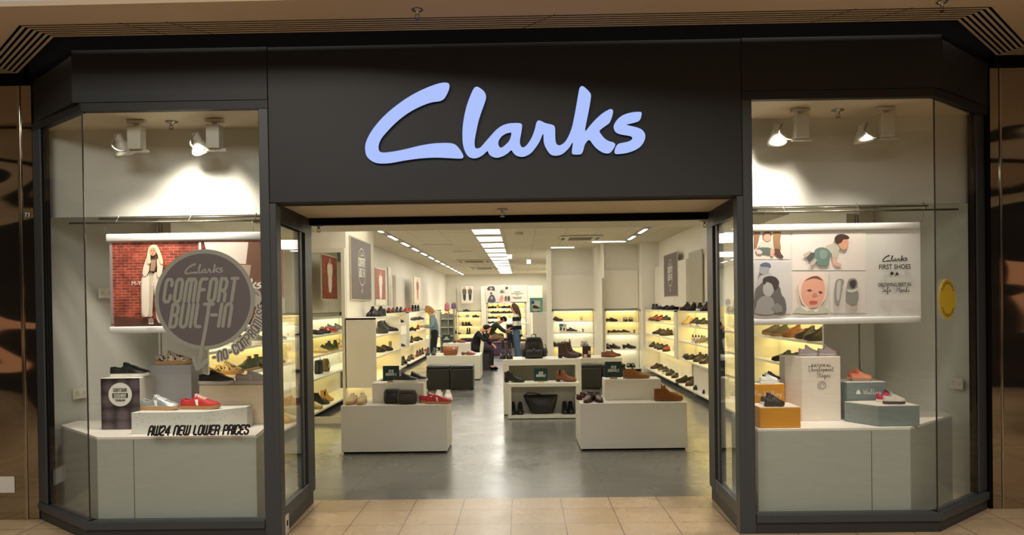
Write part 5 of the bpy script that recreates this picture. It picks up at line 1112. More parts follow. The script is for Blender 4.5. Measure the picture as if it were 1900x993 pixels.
fill('left bay beside denim jacket', XL, -1, LV, N5, [
 (0, [(754,'trainer','red',-90),(760,'trainer','red',-90),(766,'ankle_boot','black',-90),(771,'ankle_boot','black',-90),(776,'ankle_boot','black',-90)]),
 (1, [(767,'loafer','black',-60),(772,'loafer','black',-40),(778,'loafer','charcoal',-10)]),
 (2, [(762,'loafer','black',180),(767,'court_shoe','black',-60),(775,'desert_boot','burgundy',-90)]),
 (3, [(763,'ankle_boot','black',-90),(771,'derby','black',-50),(777,'derby','black',-40)]),
 (4, [(757,'desert_boot','dark brown',-90),(763,'desert_boot','dark brown',-70),(768,'court_shoe','pink',-60),(773,'ankle_boot','burgundy',-90),(778,'ankle_boot','black',-90),(783,'ankle_boot','black',-80)])], lo=True)
fill('left bay behind denim jacket', XL, -1, LV, N5, [
 (0, [(791,'loafer','cream',-90)]), (2, [(788,'court_shoe','beige',-60)]), (4, [(787,'court_shoe','pink',-60),(791,'court_shoe','red',-60)])], lo=True)
fill('farthest left wall bay', XL, -1, LV, N5, [
 (1, [(828,'trainer','red',-60),(833,'trainer','pink',-50)]), (2, [(829,'court_shoe','chestnut brown',-40),(833,'court_shoe','black',-40)]), (3, [(828,'desert_boot','burgundy',-60),(832,'trainer','pink',-60),(836,'trainer','burgundy',-60)])], lo=True)
fill('cream bay on back wall', 33.5, 0, [1.33, 1.07, .70, .33, .08], N5, [
 (0, [(866,'trainer','charcoal',0)]), (1, [(849,'trainer','grey',0),(866,'trainer','grey',-90),(869,'trainer','grey',-90),(883,'trainer','dark brown',0)]), (2, [(860,'ankle_boot','dark brown',-60),(866,'ankle_boot','black',-60),(872,'ankle_boot','black',-50)]), (3, [(849,'ankle_boot','black',-10),(867,'tall_boot','black',-90),(871,'tall_boot','black',-90)])], lo=True)
rng = random.Random(4)
rows = []
for li, n_, c_ in ((1, 6, 'charcoal'), (2, 5, 'grey'), (3, 3, 'black'), (4, 3, 'grey'), (5, 2, 'charcoal'), (6, 2, 'dark brown')):
    rows.append((li, [(905+i*(10.2)+rng.uniform(-.8, .8), 'trainer', rng.choice([c_, 'charcoal', 'dark olive', 'navy']), rng.choice([0, 8, -8])) for i in range(n_)]))
fill('yellow wall at the back', 33.52, 0, AL, ['top shelf', 'first shelf', 'second shelf', 'third shelf', 'fourth shelf', 'fifth shelf', 'sixth shelf', 'bottom shelf'], rows, lo=True)
# near left bay, seen in the mirror (real depth 8.8 - 10.2) and through the window
for li, items in ((1, [(8.75,'trainer','red',-20),(9.15,'loafer','black',-40),(9.55,'loafer','black',-30)]), (2, [(8.7,'trainer','khaki green',-10),(9.0,'trainer','khaki green',-10),(9.35,'trainer','cream',0)]), (4, [(8.9,'heeled_boot','yellow tan',-60),(9.3,'heeled_boot','black',-20),(9.75,'ankle_boot','yellow tan',-60)])):
    for i, (y, st, col, yaw) in enumerate(items):
        shoe(st, col, XL-.17, y, LV[li], yaw, f'{col} {NOUN[st][1]} mirrored in the framed mirror, {ORD[i]} on its {N5[li]}', 'shoes reflected in the framed mirror')
# ------------------------------------------------------------------ bags, signs, posters and small things in the shop
M_GREEN = mat('dark teal sign card', (14, 58, 58), .4); M_WTX = mat('white sign lettering', (226, 226, 214), .5); M_WOOD = mat('pale wooden sign foot', (200, 150, 104), .6)
def sign(px, Y, z, w, h, lab, rz=0):
    t = thing('tabletop_sign', lab, 'sign', (onY(px, 600, Y).x, Y, z+.001), rz, 'NEW ARRIVALS signs')
    MB().box(-w/2, w/2, 0, .006, .012, h).build('card', M_GREEN, t)
    MB().box(-w*.22, w*.22, -.018, .024, 0, .016).build('foot', M_WOOD, t, bevel=.002)
    mb = MB(); retro(mb, 'NEW', h*.155, h*.028, at(0, -.002, h*.60), .12, .72, .38); retro(mb, 'ARRIVALS', h*.155, h*.028, at(0, -.002, h*.40), .12, .68, .38); mb.build('lettering', M_WTX, t)
sign(724, 8.55, zA2, .185, .185, 'dark teal NEW ARRIVALS sign on the left front riser')
sign(1137, 8.60, zB2, .19, .192, 'dark teal NEW ARRIVALS sign on the right front riser')
sign(1002, 10.68, cz2, .19, .195, 'dark teal NEW ARRIVALS sign in the centre table opening')
sign(828, 16.56, .781+.0, .17, .185, 'small black NEW ARRIVALS sign on the left middle table riser')
# soft bags from stacked rounded outlines
def soft(mb, prof, n=28, p=2.6, c=(0, 0)):
    """prof = [(z, half width x, half depth y, dx)]"""
    vs = []
    for z, a, b, dx in prof:
        for k in range(n):
            t = 2*PI*k/n; cx, sx = math.cos(t), math.sin(t)
            vs.append((c[0]+dx+a*math.copysign(abs(cx)**(2/p), cx), c[1]+b*math.copysign(abs(sx)**(2/p), sx), z))
    P = len(prof); fs = [(i*n+k, i*n+(k+1) % n, (i+1)*n+(k+1) % n, (i+1)*n+k) for i in range(P-1) for k in range(n)]
    fs += [tuple(range(n))[::-1], tuple(range((P-1)*n, P*n))]
    return mb.add(vs, fs)
M_BLEA = mat('black bag leather', (26, 26, 28), .42, bump=.05, nscale=60); M_HW = mat('bag hardware', (150, 146, 136), .3, .9)
t = thing('backpack', 'black leather backpack standing on the centre table', 'backpack', (onY(990, 600, 11.2).x, 11.2, cz+.001))
soft(MB(), [(0, .125, .07, 0), (.02, .145, .085, 0), (.12, .15, .09, 0), (.22, .135, .08, 0), (.28, .115, .065, 0), (.30, .10, .05, 0)]).build('body', M_BLEA, t, smooth=True)
soft(MB(), [(.16, .12, .012, 0), (.18, .128, .016, 0), (.27, .122, .05, 0), (.305, .105, .07, 0), (.315, .08, .05, 0)], c=(0, -.035)).build('flap', M_BLEA, t, smooth=True)
soft(MB(), [(.015, .10, .012, 0), (.03, .115, .03, 0), (.11, .118, .032, 0), (.135, .10, .012, 0)], c=(0, -.085)).build('front_pocket', M_BLEA, t, smooth=True)
for sg in (-1, 1):
    soft(MB(), [(.02, .02, .04, 0), (.04, .032, .055, 0), (.13, .030, .05, 0), (.15, .018, .03, 0)], c=(sg*.155, 0)).build('side_pocket', M_BLEA, t, smooth=True)
    MB().tube([(sg*.145, .05, .02), (sg*.20, .02, .08), (sg*.17, .05, .2)], .006, 6).build('shoulder_strap', M_BLEA, t, smooth=True)
MB().tube([(-.03, 0, .30), (-.03, -.01, .345), (0, -.01, .36), (.03, -.01, .345), (.03, 0, .30)], .007, 8).build('handle', M_BLEA, t, smooth=True)
MB().box(-.012, .012, -.125, -.118, .12, .175).build('buckle_strap', M_BLEA, t); MB().box(-.014, .014, -.128, -.124, .135, .15).build('buckle', M_HW, t, bevel=.002)
t = thing('tote_bag', 'large black slouchy tote bag in the bottom of the open box', 'bag', (onY(1003, 600, 10.72).x, 10.74, .052))
soft(MB(), [(0, .15, .06, .01), (.02, .165, .075, .01), (.12, .20, .075, 0), (.22, .235, .055, -.01), (.262, .245, .02, -.015), (.266, .24, .008, -.015)], p=2.2).build('body', M_BLEA, t, smooth=True)
MB().tube(smooth_open([(-.24, 0, .25), (-.20, -.03, .292), (-.08, -.035, .288), (.0, -.02, .262)], 5), .009, 8).build('strap', M_BLEA, t, smooth=True)
def camera_bag(px, Y, z, m, lab, s_=1):
    t = thing('crossbody_bag', lab, 'bag', (onY(px, 600, Y).x, Y, z+.001), 0, 'crossbody bags on the left front table')
    soft(MB(), [(0, .085*s_, .045, 0), (.012, .098*s_, .055, 0), (.06, .102*s_, .058, 0), (.12, .098*s_, .052, 0), (.150, .088*s_, .042, 0), (.158, .07*s_, .03, 0)], p=3.6).build('body', m, t, smooth=True)
    MB().tube([(-.098*s_, -.03, .115), (-.05, -.054, .122), (.05, -.054, .122), (.098*s_, -.03, .115)], .0035, 6).build('zip', M_BLACK, t)
    MB().tube(smooth_open([(.10*s_, 0, .10), (.135*s_, -.02, .05), (.15*s_, -.04, .012), (.16, -.0, .006)], 4), .0035, 6).build('strap', m, t, smooth=True)
camera_bag(727, 8.38, zA, M_BLEA, 'black crossbody bag behind the olive one on the left table')
camera_bag(753, 8.31, zA, mat('dark olive bag leather', (54, 50, 38), .5), 'dark olive crossbody bag at the front of the left table', 1.08)
t = thing('shoulder_bag', 'tan brown shoulder bag with white tag on the middle table', 'bag', (onY(835, 600, 16.3).x, 16.3, zl+.001)); mt = mat('tan bag leather', (142, 82, 48), .5)
soft(MB(), [(0, .12, .05, 0), (.02, .145, .06, 0), (.1, .165, .06, 0), (.19, .168, .03, 0), (.195, .16, .015, 0)], p=2.6).build('body', mt, t, smooth=True)
MB().tube(smooth_open([(-.16, 0, .19), (-.14, .01, .14), (0, -.055, .10), (.14, .01, .14), (.165, 0, .20)], 5), .012, 8).build('handle', mt, t, smooth=True); MB().box(.06, .10, -.064, -.062, .13, .18).build('price_tag', M_WTX, t)
t = thing('black_tote', 'black tote bag standing on the left shelf bay, seen in the mirror', 'bag', (XL-.2, 9.25, LV[3]+.001), PI/2)
soft(MB(), [(0, .11, .04, 0), (.02, .12, .05, 0), (.2, .13, .04, 0), (.21, .125, .02, 0)], p=4).build('body', M_BLEA, t); MB().tube([(-.09, 0, .2), (-.085, 0, .24), (-.07, 0, .25)], .004, 6).build('handle', M_BLEA, t)
t = thing('small_backpack', 'small olive and tan backpack on the left shelf, seen in the mirror', 'bag', (XL-.2, 8.85, LV[3]+.001), PI/2)
soft(MB(), [(0, .08, .05, 0), (.03, .10, .06, 0), (.14, .09, .055, 0), (.2, .05, .04, 0)]).build('body', mat('olive tan bag', (120, 96, 58), .6), t, smooth=True); MB().box(-.05, .05, -.066, -.06, .06, .12).build('patch', M_WTX, t)
for y, c, lb in ((23.7, (206, 120, 126), 'pink bag hanging on top of the accessory stand'), (23.75, (120, 92, 130), 'purple patterned bag at the right on the accessory stand')):
    x = -2.33 if 'pink bag' in lb else -2.12; t = thing('hanging_bag', lb, 'bag', (x, y, 1.43 if x < -2.2 else 1.51), 0, 'bags on the accessory stand')
    h_ = .26 if x < -2.2 else .18; soft(MB(), [(0, .06, .04, 0), (h_*.2, .08, .05, 0), (h_*.8, .075, .04, 0), (h_, .05, .02, 0)]).build('body', mat('bag fabric', c, .7), t, smooth=True); MB().tube([(-.03, 0, h_), (0, 0, h_+.05), (.03, 0, h_)], .005, 6).build('strap', mat('bag fabric', c, .7), t)
# small cards, boxes and bottles on shelves
def card(x, y, z, w, h, rz, col, lab, mark=None, nm='shelf_card'):
    t = thing(nm, lab, 'card', (x, y, z+.001), rz, 'small cards on the shelves'); MB().box(-w/2, w/2, 0, .012, 0, h).build('card', mat('card', col, .5), t)
    if mark:
        for i, (c, a, b, d_, e) in enumerate(mark): MB().box(a*w/2, b*w/2, -.0016-.0004*i, -.0004*(i+1), d_*h, e*h).build('print', mat('print ink', c, .5), t)
card(onY(1044, 600, 19.2).x, 19.14, FL[2]+.028, .185, .185, 0, (232, 228, 218), 'white and teal shoe care card on the farther front-facing bay', [((30, 140, 150), -1, .1, .66, 1), ((60, 60, 70), -.8, -.3, .1, .6), ((140, 50, 60), .1, .6, .1, .45)])
card(onY(1079, 600, 19.2).x, 19.2, FL[1], .09, .11, 0, (240, 228, 170), 'small cream card on the farther front-facing bay, second shelf', [((150, 100, 50), -.2, .3, .2, .5)])
card(onY(1081.5, 600, 19.1).x, 19.1, FL[2], .055, .09, 0, (214, 210, 200), 'small grey price block on the farther front-facing bay, third shelf', [((90, 90, 90), -.6, .6, .1, .45), ((90, 90, 90), -.6, .6, .55, .9)])
card(onY(1176.5, 600, 17.8).x, 17.8, FL[2], .055, .09, 0, (214, 210, 200), 'small grey price block on the nearer front-facing bay', [((90, 90, 90), -.6, .6, .1, .45), ((90, 90, 90), -.6, .6, .55, .9)])
for px, Y, w, z, lb in ((1058, 19.05, .54, FL[2], 'farther'), (1151, 17.76, .54, FL[2], 'nearer')):
    X = onY(px, 600, Y).x; tag(MB().box(X-w/2, X+w/2, Y-.02, Y+.22, z+.001, z+.026).build('riser_board', M_WOOD if 0 else mat('pale riser board', (222, 212, 180), .5), bevel=.002), f'thin pale riser board on the {lb} front-facing bay', 'riser')
card(onY(1087, 600, 15.5).x, 15.42, zm, .17, .24, 0, (96, 34, 38), 'dark red picture card of boots on the table behind the right ottomans', [((50, 24, 26), -.9, .9, .3, .95), ((206, 180, 170), -.7, .1, .04, .3), ((210, 190, 184), .4, .9, .3, .6)])
card(-2.12, 12.15, LV[2], .07, .13, .9, (214, 204, 160), 'small cream card at the right on the projecting unit', [((150, 140, 110), -.7, .7, .2, .9)])
P = onX(1294, 610, 3.0); t = thing('care_bottle_rack', 'small rack of white care bottles with black caps on the right wall', 'rack', (P.x, P.y, LV[2]+.001), -.9)
MB().box(-.13, .13, -.03, .03, 0, .02).box(-.13, .13, .024, .03, 0, .10).build('stand', M_SHELF, t)
for i in range(4):
    b_ = MB().lathe([(.02, .021), (.021, .08), (.012, .092)], (-.095+i*.063, -.004, 0), 12).build('bottle', mat('white bottle', (232, 226, 214), .35), t, smooth=True)
    MB().lathe([(.013, .0921), (.011, .112), (.003, .135)], (-.095+i*.063, -.004, 0), 10).build('cap', M_BLACK, b_, smooth=True)
for px, col, lb in ((923.5, (232, 200, 40), 'bright yellow'), (951, (196, 210, 120), 'pale green')):
    x = onY(px, 573, 33.6).x; card(x, 33.6, 1.46, .10, .17, 0, col, f'{lb} card between shoes on the yellow back wall')
for px, col, lb in ((926, (246, 170, 40), 'orange'), (946, (206, 216, 150), 'pale green and white')):
    x = onY(px, 590, 33.6).x; card(x, 33.6, 1.0+.001, .16, .14, 0, col, f'{lb} box on the third shelf of the yellow back wall')
# pictures on walls
def framed(X=None, Y=None, a=0, b=0, z0=0, z1=0, lab='', mats=None, fr=(200, 190, 170), side=1, nm='wall_poster'):
    """poster on an x-plane (X, from y=a to b) or y-plane; returns root whose local x runs to the right, z up, front -y"""
    if X is not None: t = thing(nm, lab, 'poster', (X, (a+b)/2, z0), PI/2 if side > 0 else -PI/2)
    else: t = thing(nm, lab, 'poster', ((a+b)/2, Y, z0))
    w, h = b-a, z1-z0
    MB().box(-w/2, w/2, .001, .02, 0, h).build('board', mat('poster edge', fr, .5), t); MB().box(-w/2+.02, w/2-.02, -.003, 0, .02, h-.02).build('picture', mats, t)
    return t, w, h
M_TAUPE = mat('taupe poster', (104, 92, 90), .5)
def circle_art(t, w, h, seed=0):
    mb = MB(); r_ = h*.30; ribbon(mb, [(r_*math.cos(2*PI*i/32), h*.55+r_*math.sin(2*PI*i/32)) for i in range(33)], .014, at(0, -.004, 0)); retro(mb, 'COMFORT', r_*.42, r_*.09, at(-.02, -.004, h*.56), .15, .78, .2); retro(mb, 'BUILT-IN', r_*.42, r_*.09, at(-.02, -.004, h*.56-r_*.56), .15, .78, .2)
    logo_mb(r_*.8, at(0, -.006, h*.56+r_*.65), mb); ribbon(mb, [(0, h*.25), (-.02, h*.13)], .02, at(0, -.004, 0)); ribbon(mb, [(-.06, h*.17), (-.02, h*.12), (.03, h*.18)], .012, at(0, -.004, 0)); mb.build('print', M_WTX, t)
y0, y1 = onX(651, 500, -2.4).y, onX(688, 500, -2.4).y
t, w, h = framed(X=-2.395, a=y0, b=y1, z0=1.70, z1=2.62, lab='large taupe poster with white circle design on the pier wall', mats=M_TAUPE); circle_art(t, w, h)
y0, y1 = onX(1257, 500, 3.08).y, onX(1232, 500, 3.08).y
t, w, h = framed(X=3.078, a=y0, b=y1, z0=1.72, z1=2.62, lab='taupe poster with white circle design on the right wall', mats=M_TAUPE, side=-1); circle_art(t, w*.9, h)
M_CRM = mat('cream print', (226, 212, 184), .5)
def figure_art(t, w, h, cols, n=1):
    for i in range(n):
        x = (i-(n-1)/2)*w*.45
        for k_, (c, pts) in enumerate(((cols[0], [(-.05, .2), (.05, .2), (.07, .55), (-.07, .55)]), (cols[1], [(-.08, .52), (.08, .52), (.09, .8), (-.09, .8)]), ((196, 140, 110), [(-.035, .8), (.035, .8), (.035, .92), (-.035, .92)]))):
            lp = smooth_closed([(x+a*w*1.6, b*h) for a, b in pts], 3); poly_mb([[(p[0], p[1]) for p in lp]], Matrix.Translation((0, -.0045-.001*k_, 0))).build('print', mat('print ink', c, .6), t)
y0, y1 = onX(694.6, 530, -3.0).y, onX(714, 530, -3.0).y
t, w, h = framed(X=-2.985, a=y0, b=y1, z0=1.62, z1=2.42, lab='poster of a cream dressed figure against brick on the left wall', mats=M_BRK); figure_art(t, w, h, [(226, 214, 196), (222, 208, 186)])
MB().box(-w/2+.02, w/2-.02, -.0045, -.0035, .02, .14).build('caption_band', mat('pale poster', (222, 214, 190), .5), t)
y0, y1 = onX(767, 540, -3.0).y, onX(780, 540, -3.0).y
t, w, h = framed(X=-2.985, a=y0, b=y1, z0=1.66, z1=2.45, lab='pale poster with pinkish figures on the left wall farther back', mats=M_CRM); figure_art(t, w, h, [(190, 120, 110), (150, 90, 80)])
t, w, h = framed(X=-2.985, a=8.55, b=9.5, z0=1.72, z1=2.42, lab='brick poster on the left wall reflected in the framed mirror', mats=M_BRK); figure_art(t, w, h, [(226, 214, 196), (222, 208, 186)])
a, b = onY(855, 540, 33.3).x, onY(878, 540, 33.3).x
t, w, h = framed(Y=33.42, a=a, b=b, z0=1.70, z1=2.48, lab='portrait poster of two standing children on the back wall', mats=mat('pale poster', (222, 214, 200), .5)); figure_art(t, w, h, [(50, 60, 66), (96, 90, 80)], 2)
a, b = onY(901.5, 540, 33.3).x, onY(978, 540, 33.3).x
t = thing('wall_poster', 'wide baby picture poster above the bright yellow shoe wall', 'poster', ((a+b)/2, 33.40, 1.74)); MB().box(-(b-a)/2, (b-a)/2, 0, .02, 0, .74).build('sheet', mat('pale poster', (222, 214, 200), .5), t)
x0 = t.location.x
def small(items):
    for i, (col, pts) in enumerate(items):
        P_ = [onY(880+p[0]/8.275, 500+p[1]/8.275, 33.39) for p in pts]; lp = smooth_closed([(p.x, p.z) for p in P_], 2)
        o = poly_mb([[(p[0], p[1]) for p in lp]], Matrix.Translation((0, 33.395-.001*i, 0))).build('print', mat('print ink', col, .6), t); o.matrix_parent_inverse = Matrix.Translation(-Vector(t.location))
small([((206,196,190), [(188,258),(345,258),(345,508),(188,508)]), ((212,198,188), [(362,258),(570,258),(570,508),(362,508)]),
 ((70,60,56), [(195,300),(225,262),(260,262),(300,262),(318,325),(290,328),(240,320),(215,325)]), ((170,150,140), [(240,280),(270,275),(280,310),(245,312)]), ((60,60,62), [(240,370),(262,348),(278,370),(260,388)]), ((70,70,74), [(205,505),(225,430),(255,390),(295,395),(318,440),(322,505)]), ((150,148,148), [(250,430),(275,415),(285,450),(260,462)]),
 ((92,110,104), [(392,355),(415,318),(450,320),(462,355),(430,365)]), ((196,188,172), [(440,330),(478,300),(492,318),(470,345)]), ((70,48,42), [(475,285),(492,266),(518,275),(512,300),(490,308)]), ((216,160,140), [(470,345),(490,360),(480,366)]),
 ((216,140,116), [(378,430),(400,396),(440,402),(445,460),(420,500),(385,480)]), ((236,220,206), [(372,440),(385,400),(415,392),(395,420),(384,460)]), ((96,60,50), [(395,436),(404,432),(410,438),(402,442)]), ((96,60,50), [(424,438),(434,434),(438,441),(430,444)]),
 ((86,86,84), [(466,430),(482,405),(500,425),(496,480),(474,488)]), ((74,74,72), [(508,430),(525,405),(548,425),(545,480),(516,486)])])
mb = MB()
for yy, ww in ((343, .28), (368, .52), (390, .10), (425, .42), (443, .36)):
    q = onY(880+660/8.275, 500+yy/8.275, 33.38); mb.box(q.x-ww/2, q.x+ww/2, 33.38, 33.385, q.z-.012, q.z+.012)
o = mb.build('text_lines', mat('grey print', (130, 126, 118), .6), t); o.matrix_parent_inverse = Matrix.Translation(-Vector(t.location)); o['kind'] = 'stuff'
a, b = onY(983, 560, 26.1).x, onY(1007, 560, 26.1).x
t = thing('teal_poster', 'teal green poster picturing a dark shoe above the half-height unit', 'poster', ((a+b)/2, 26.2, 1.341)); w = b-a
MB().box(-w/2, w/2, 0, .01, 0, .50).build('card', mat('teal poster', (110, 172, 150), .5), t); MB().box(-w*.3, w*.3, -.003, -.001, .05, .40).build('print', mat('pale print', (214, 210, 200), .5), t)
poly_mb([[(p[0], p[1]) for p in smooth_closed([(-.12, .14), (-.10, .24), (.0, .23), (.12, .15), (.13, .12), (-.02, .12)], 3)]], Matrix.Translation((0, -.004, 0))).build('print', mat('print ink', (50, 40, 38), .5), t)
MB().cyl((-.12, -.004, .34), .06, .001, 20, axis='y').build('print', mat('print ink', (60, 70, 130), .5), t)
for sx in (-.07, .07): shoe('trainer', 'black', t.location.x+sx*1.6-.03, 26.12, 1.342, -90, 'small black trainer below the teal poster, '+('left' if sx < 0 else 'right')+' one', lo=True, scale=.6)

# ------------------------------------------------------------------ people
def skinned(name, J, E, m, parent, root=0, sub=2):
    names = list(J); idx = {k: i for i, k in enumerate(names)}
    me = bpy.data.meshes.new(name); me.from_pydata([J[k][0] for k in names], [(idx[a], idx[b]) for a, b in E], [])
    o = bpy.data.objects.new(name, me); COL.objects.link(o)
    md = o.modifiers.new('s', 'SKIN'); md.use_smooth_shade = True; o.modifiers.new('b', 'SUBSURF').levels = sub
    sv = me.skin_vertices[0].data
    for k in names:
        r = J[k][1]; sv[idx[k]].radius = (r, r) if not isinstance(r, tuple) else r; sv[idx[k]].use_root = (idx[k] == root)
    me2 = bake(o)
    for p in me2.polygons: p.use_smooth = True
    me2.materials.clear(); me2.materials.append(m)
    ob = bpy.data.objects.new(name, me2); COL.objects.link(ob); ob.parent = parent; return ob
M_SKIN = mat('skin', (214, 156, 124), .55, spec=.3)
def person(label, loc, rz, P, top, topmat, legm, hairm, hair, shoes=M_BLACK, skirtless=True, cap=None, sleeves=True, extra=None, s_=1.0):
    """P: joints in metres, the figure facing local +x"""
    t = thing('person', label, 'person', loc, rz); t.scale = (s_, s_, s_)
    J = {'pelvis': (P['pelvis'], .07), 'spine': (P['spine'], .07), 'chest': (P['chest'], .08), 'neck': (P['neck'], .048), 'headb': (P['head'], .070)}
    h = Vector(P['head']); d = Vector(P['headdir']).normalized()          # d = face direction
    u = (h-Vector(P['neck'])).normalized(); s = u.cross(d)
    J['headt'] = (h+u*.085-d*.005, .078); J['crown'] = (h+u*.135-d*.012, .05); J['nose'] = (h+d*.088+u*.035, .012); J['chin'] = (h+d*.055-u*.015, .036)
    E = [('pelvis', 'spine'), ('spine', 'chest'), ('chest', 'neck'), ('neck', 'headb'), ('headb', 'headt'), ('headt', 'crown'), ('headb', 'chin'), ('headt', 'nose')]
    T = {'pelvis': (P['pelvis'], .125), 'spine': (P['spine'], .122), 'chest': (P['chest'], .132), 'hem': (tuple(Vector(P['pelvis'])*1.6-Vector(P['spine'])*.6), .128), 'neck': (tuple(Vector(P['chest']).lerp(Vector(P['neck']), .55)), .065)}; TE = [('hem', 'pelvis'), ('pelvis', 'spine'), ('spine', 'chest'), ('chest', 'neck')]
    L = {'pelvis': (P['pelvis'], .118), 'waist': (tuple(Vector(P['pelvis']).lerp(Vector(P['spine']), .8)), .112)}; LE = [('pelvis', 'waist')]
    for sd in 'lr':
        hp, kn, an, to = P['hip'+sd], P['knee'+sd], P['ank'+sd], P['toe'+sd]; sh, el, wr_ = P['sh'+sd], P['el'+sd], P['wr'+sd]
        for nm, p_, r in (('hip', hp, .078), ('knee', kn, .05), ('ank', an, .035), ('toe', to, .028)): J[nm+sd] = (p_, r)
        E += [('pelvis', 'hip'+sd), ('hip'+sd, 'knee'+sd), ('knee'+sd, 'ank'+sd), ('ank'+sd, 'toe'+sd)]
        for nm, p_, r in (('sh', sh, .052), ('el', el, .038), ('wr', wr_, .026)): J[nm+sd] = (p_, r)
        E += [('chest', 'sh'+sd), ('sh'+sd, 'el'+sd), ('el'+sd, 'wr'+sd)]
        hd = (Vector(wr_)-Vector(el)).normalized(); hs = hd.cross(Vector((0, 0, 1))).normalized(); up = hs.cross(hd); pm = Vector(wr_)+hd*.055
        J['palm'+sd] = (tuple(pm), (.036, .016)); E.append(('wr'+sd, 'palm'+sd))
        for k in range(4):
            f0 = pm+hd*.03+hs*(k-1.5)*.017; f1 = f0+hd*(.028+.004*(1.5-abs(k-1.5)))-up*.010; f2 = f1+hd*.018-up*.020
            for q, pp in enumerate((f0, f1, f2)): J[f'f{sd}{k}{q}'] = (tuple(pp), .0085-.001*q)
            E += [('palm'+sd, f'f{sd}{k}0'), (f'f{sd}{k}0', f'f{sd}{k}1'), (f'f{sd}{k}1', f'f{sd}{k}2')]
        sgn = 1 if sd == 'l' else -1; t0 = Vector(wr_)+hd*.03+hs*.03*-sgn; t1 = t0+hd*.03+hs*.012*-sgn
        J['th'+sd] = (tuple(t0), .010); J['ti'+sd] = (tuple(t1), .008); E += [('wr'+sd, 'th'+sd), ('th'+sd, 'ti'+sd)]
        T['sh'+sd] = (sh, .068); T['el'+sd] = (el, .056); T['wr'+sd] = (tuple(Vector(el).lerp(Vector(wr_), .92 if sleeves else .3)), .042); TE += [('chest', 'sh'+sd), ('sh'+sd, 'el'+sd), ('el'+sd, 'wr'+sd)]
        L['hip'+sd] = (hp, .098); L['mid'+sd] = (tuple(Vector(hp).lerp(Vector(kn), .5)), .085); L['knee'+sd] = (kn, .066); L['ank'+sd] = (tuple(Vector(kn).lerp(Vector(an), .95)), .052)
        LE += [('pelvis', 'hip'+sd), ('hip'+sd, 'mid'+sd), ('mid'+sd, 'knee'+sd), ('knee'+sd, 'ank'+sd)]
        a_, b_ = Vector(an), Vector(to); f = (b_-a_); f.z = 0; f.normalize()
        skinned('shoe', {'h': (tuple(a_-f*.045+Vector((0, 0, -.035))), .040), 'm': (tuple(a_+f*.03+Vector((0, 0, -.035))), .045), 't': (tuple(a_+f*.17+Vector((0, 0, -.052))), .032)}, [('h', 'm'), ('m', 't')], shoes, t, sub=1)
    skinned('body', J, E, M_SKIN, t); skinned(top, T, TE, topmat, t); skinned('trousers', L, LE, legm, t)
    H_ = {}; HE = []
    for i, (f_, uu, r) in enumerate(hair): H_[f'a{i}'] = (tuple(h+d*f_+u*uu), r*1.1 if not isinstance(r, tuple) else r)
    for i in range(len(hair)-1): HE.append((f'a{i}', f'a{i+1}'))
    skinned('hair', H_, HE, hairm, t)
    ey = MB()
    for q in (-1, 1): c_ = h+d*.070+u*.055+s*q*.028; ey.lathe([(.001, -.008), (.009, 0), (.001, .008)], tuple(c_), 8)
    ey.build('eyes', M_BLACK, t)
    mo = h+d*.082+u*.0; MB().tube([tuple(mo-s*.02), tuple(mo+d*.004), tuple(mo+s*.02)], .005, 6).build('mouth', mat('lips', (170, 90, 84), .5), t)
    if extra: extra(t, h, d, u, s)
    return t
def stand(lean=0): return dict(pelvis=(0,0,.93), spine=(.0,0,1.08), chest=(.01+lean,0,1.27), neck=(.05+lean,0,1.40), hipl=(0,.09,.86), hipr=(0,-.09,.86), kneel=(.02,.095,.48), kneer=(.05,-.09,.48), ankl=(-.03,.10,.09), ankr=(.0,-.10,.09), toel=(.09,.11,.035), toer=(.12,-.11,.035), shl=(.0+lean,.17,1.33), shr=(.0+lean,-.17,1.33))
M_DEN = mat('pale denim', (128, 150, 164), .8); M_BLK = mat('black cloth', (20, 20, 22), .85); M_JEAN = mat('blue jeans', (74, 98, 124), .85)
def strip():
    m = mat('striped knit', (222, 218, 206), .9); nt = m.node_tree; b = nt.nodes['Principled BSDF']; tc = nt.nodes.new('ShaderNodeTexCoord'); sp = nt.nodes.new('ShaderNodeSeparateXYZ'); nt.links.new(tc.outputs['Object'], sp.inputs[0])
    ma = nt.nodes.new('ShaderNodeMath'); ma.operation = 'MULTIPLY'; ma.inputs[1].default_value = 4.6; fr = nt.nodes.new('ShaderNodeMath'); fr.operation = 'FRACT'; gt = nt.nodes.new('ShaderNodeMath'); gt.operation = 'GREATER_THAN'; gt.inputs[1].default_value = .52
    mx = nt.nodes.new('ShaderNodeMixRGB'); mx.inputs[1].default_value = sc((226, 222, 210)); mx.inputs[2].default_value = sc((26, 26, 30))
    nt.links.new(sp.outputs[2], ma.inputs[0]); nt.links.new(ma.outputs[0], fr.inputs[0]); nt.links.new(fr.outputs[0], gt.inputs[0]); nt.links.new(gt.outputs[0], mx.inputs[0]); nt.links.new(mx.outputs[0], b.inputs[0]); return m
P_ = stand(.03); P_.update(head=(.12,0,1.455), headdir=(.85,0,-.5), ell=(.04,.24,1.08), elr=(.04,-.24,1.08), wrl=(.27,.10,1.10), wrr=(.28,-.10,1.08))
def phone(t, h, d, u, s): MB().box(.33, .345, -.04, .04, 1.06, 1.15).build('held_card', M_WTX, t, bevel=.003)
p0 = onY(806, 640, 19.2)
person('person with blonde hair in a pale denim jacket and black trousers, browsing a shelf', (p0.x, 19.2, 0), PI+.15, P_, 'denim_jacket', M_DEN, M_BLK, mat('blonde hair', (186, 146, 92), .6), [(.03, .10, .05), (-.01, .115, .088), (-.05, .06, .085), (-.07, -.01, .07), (-.06, -.09, .05)], sleeves=True, extra=phone)
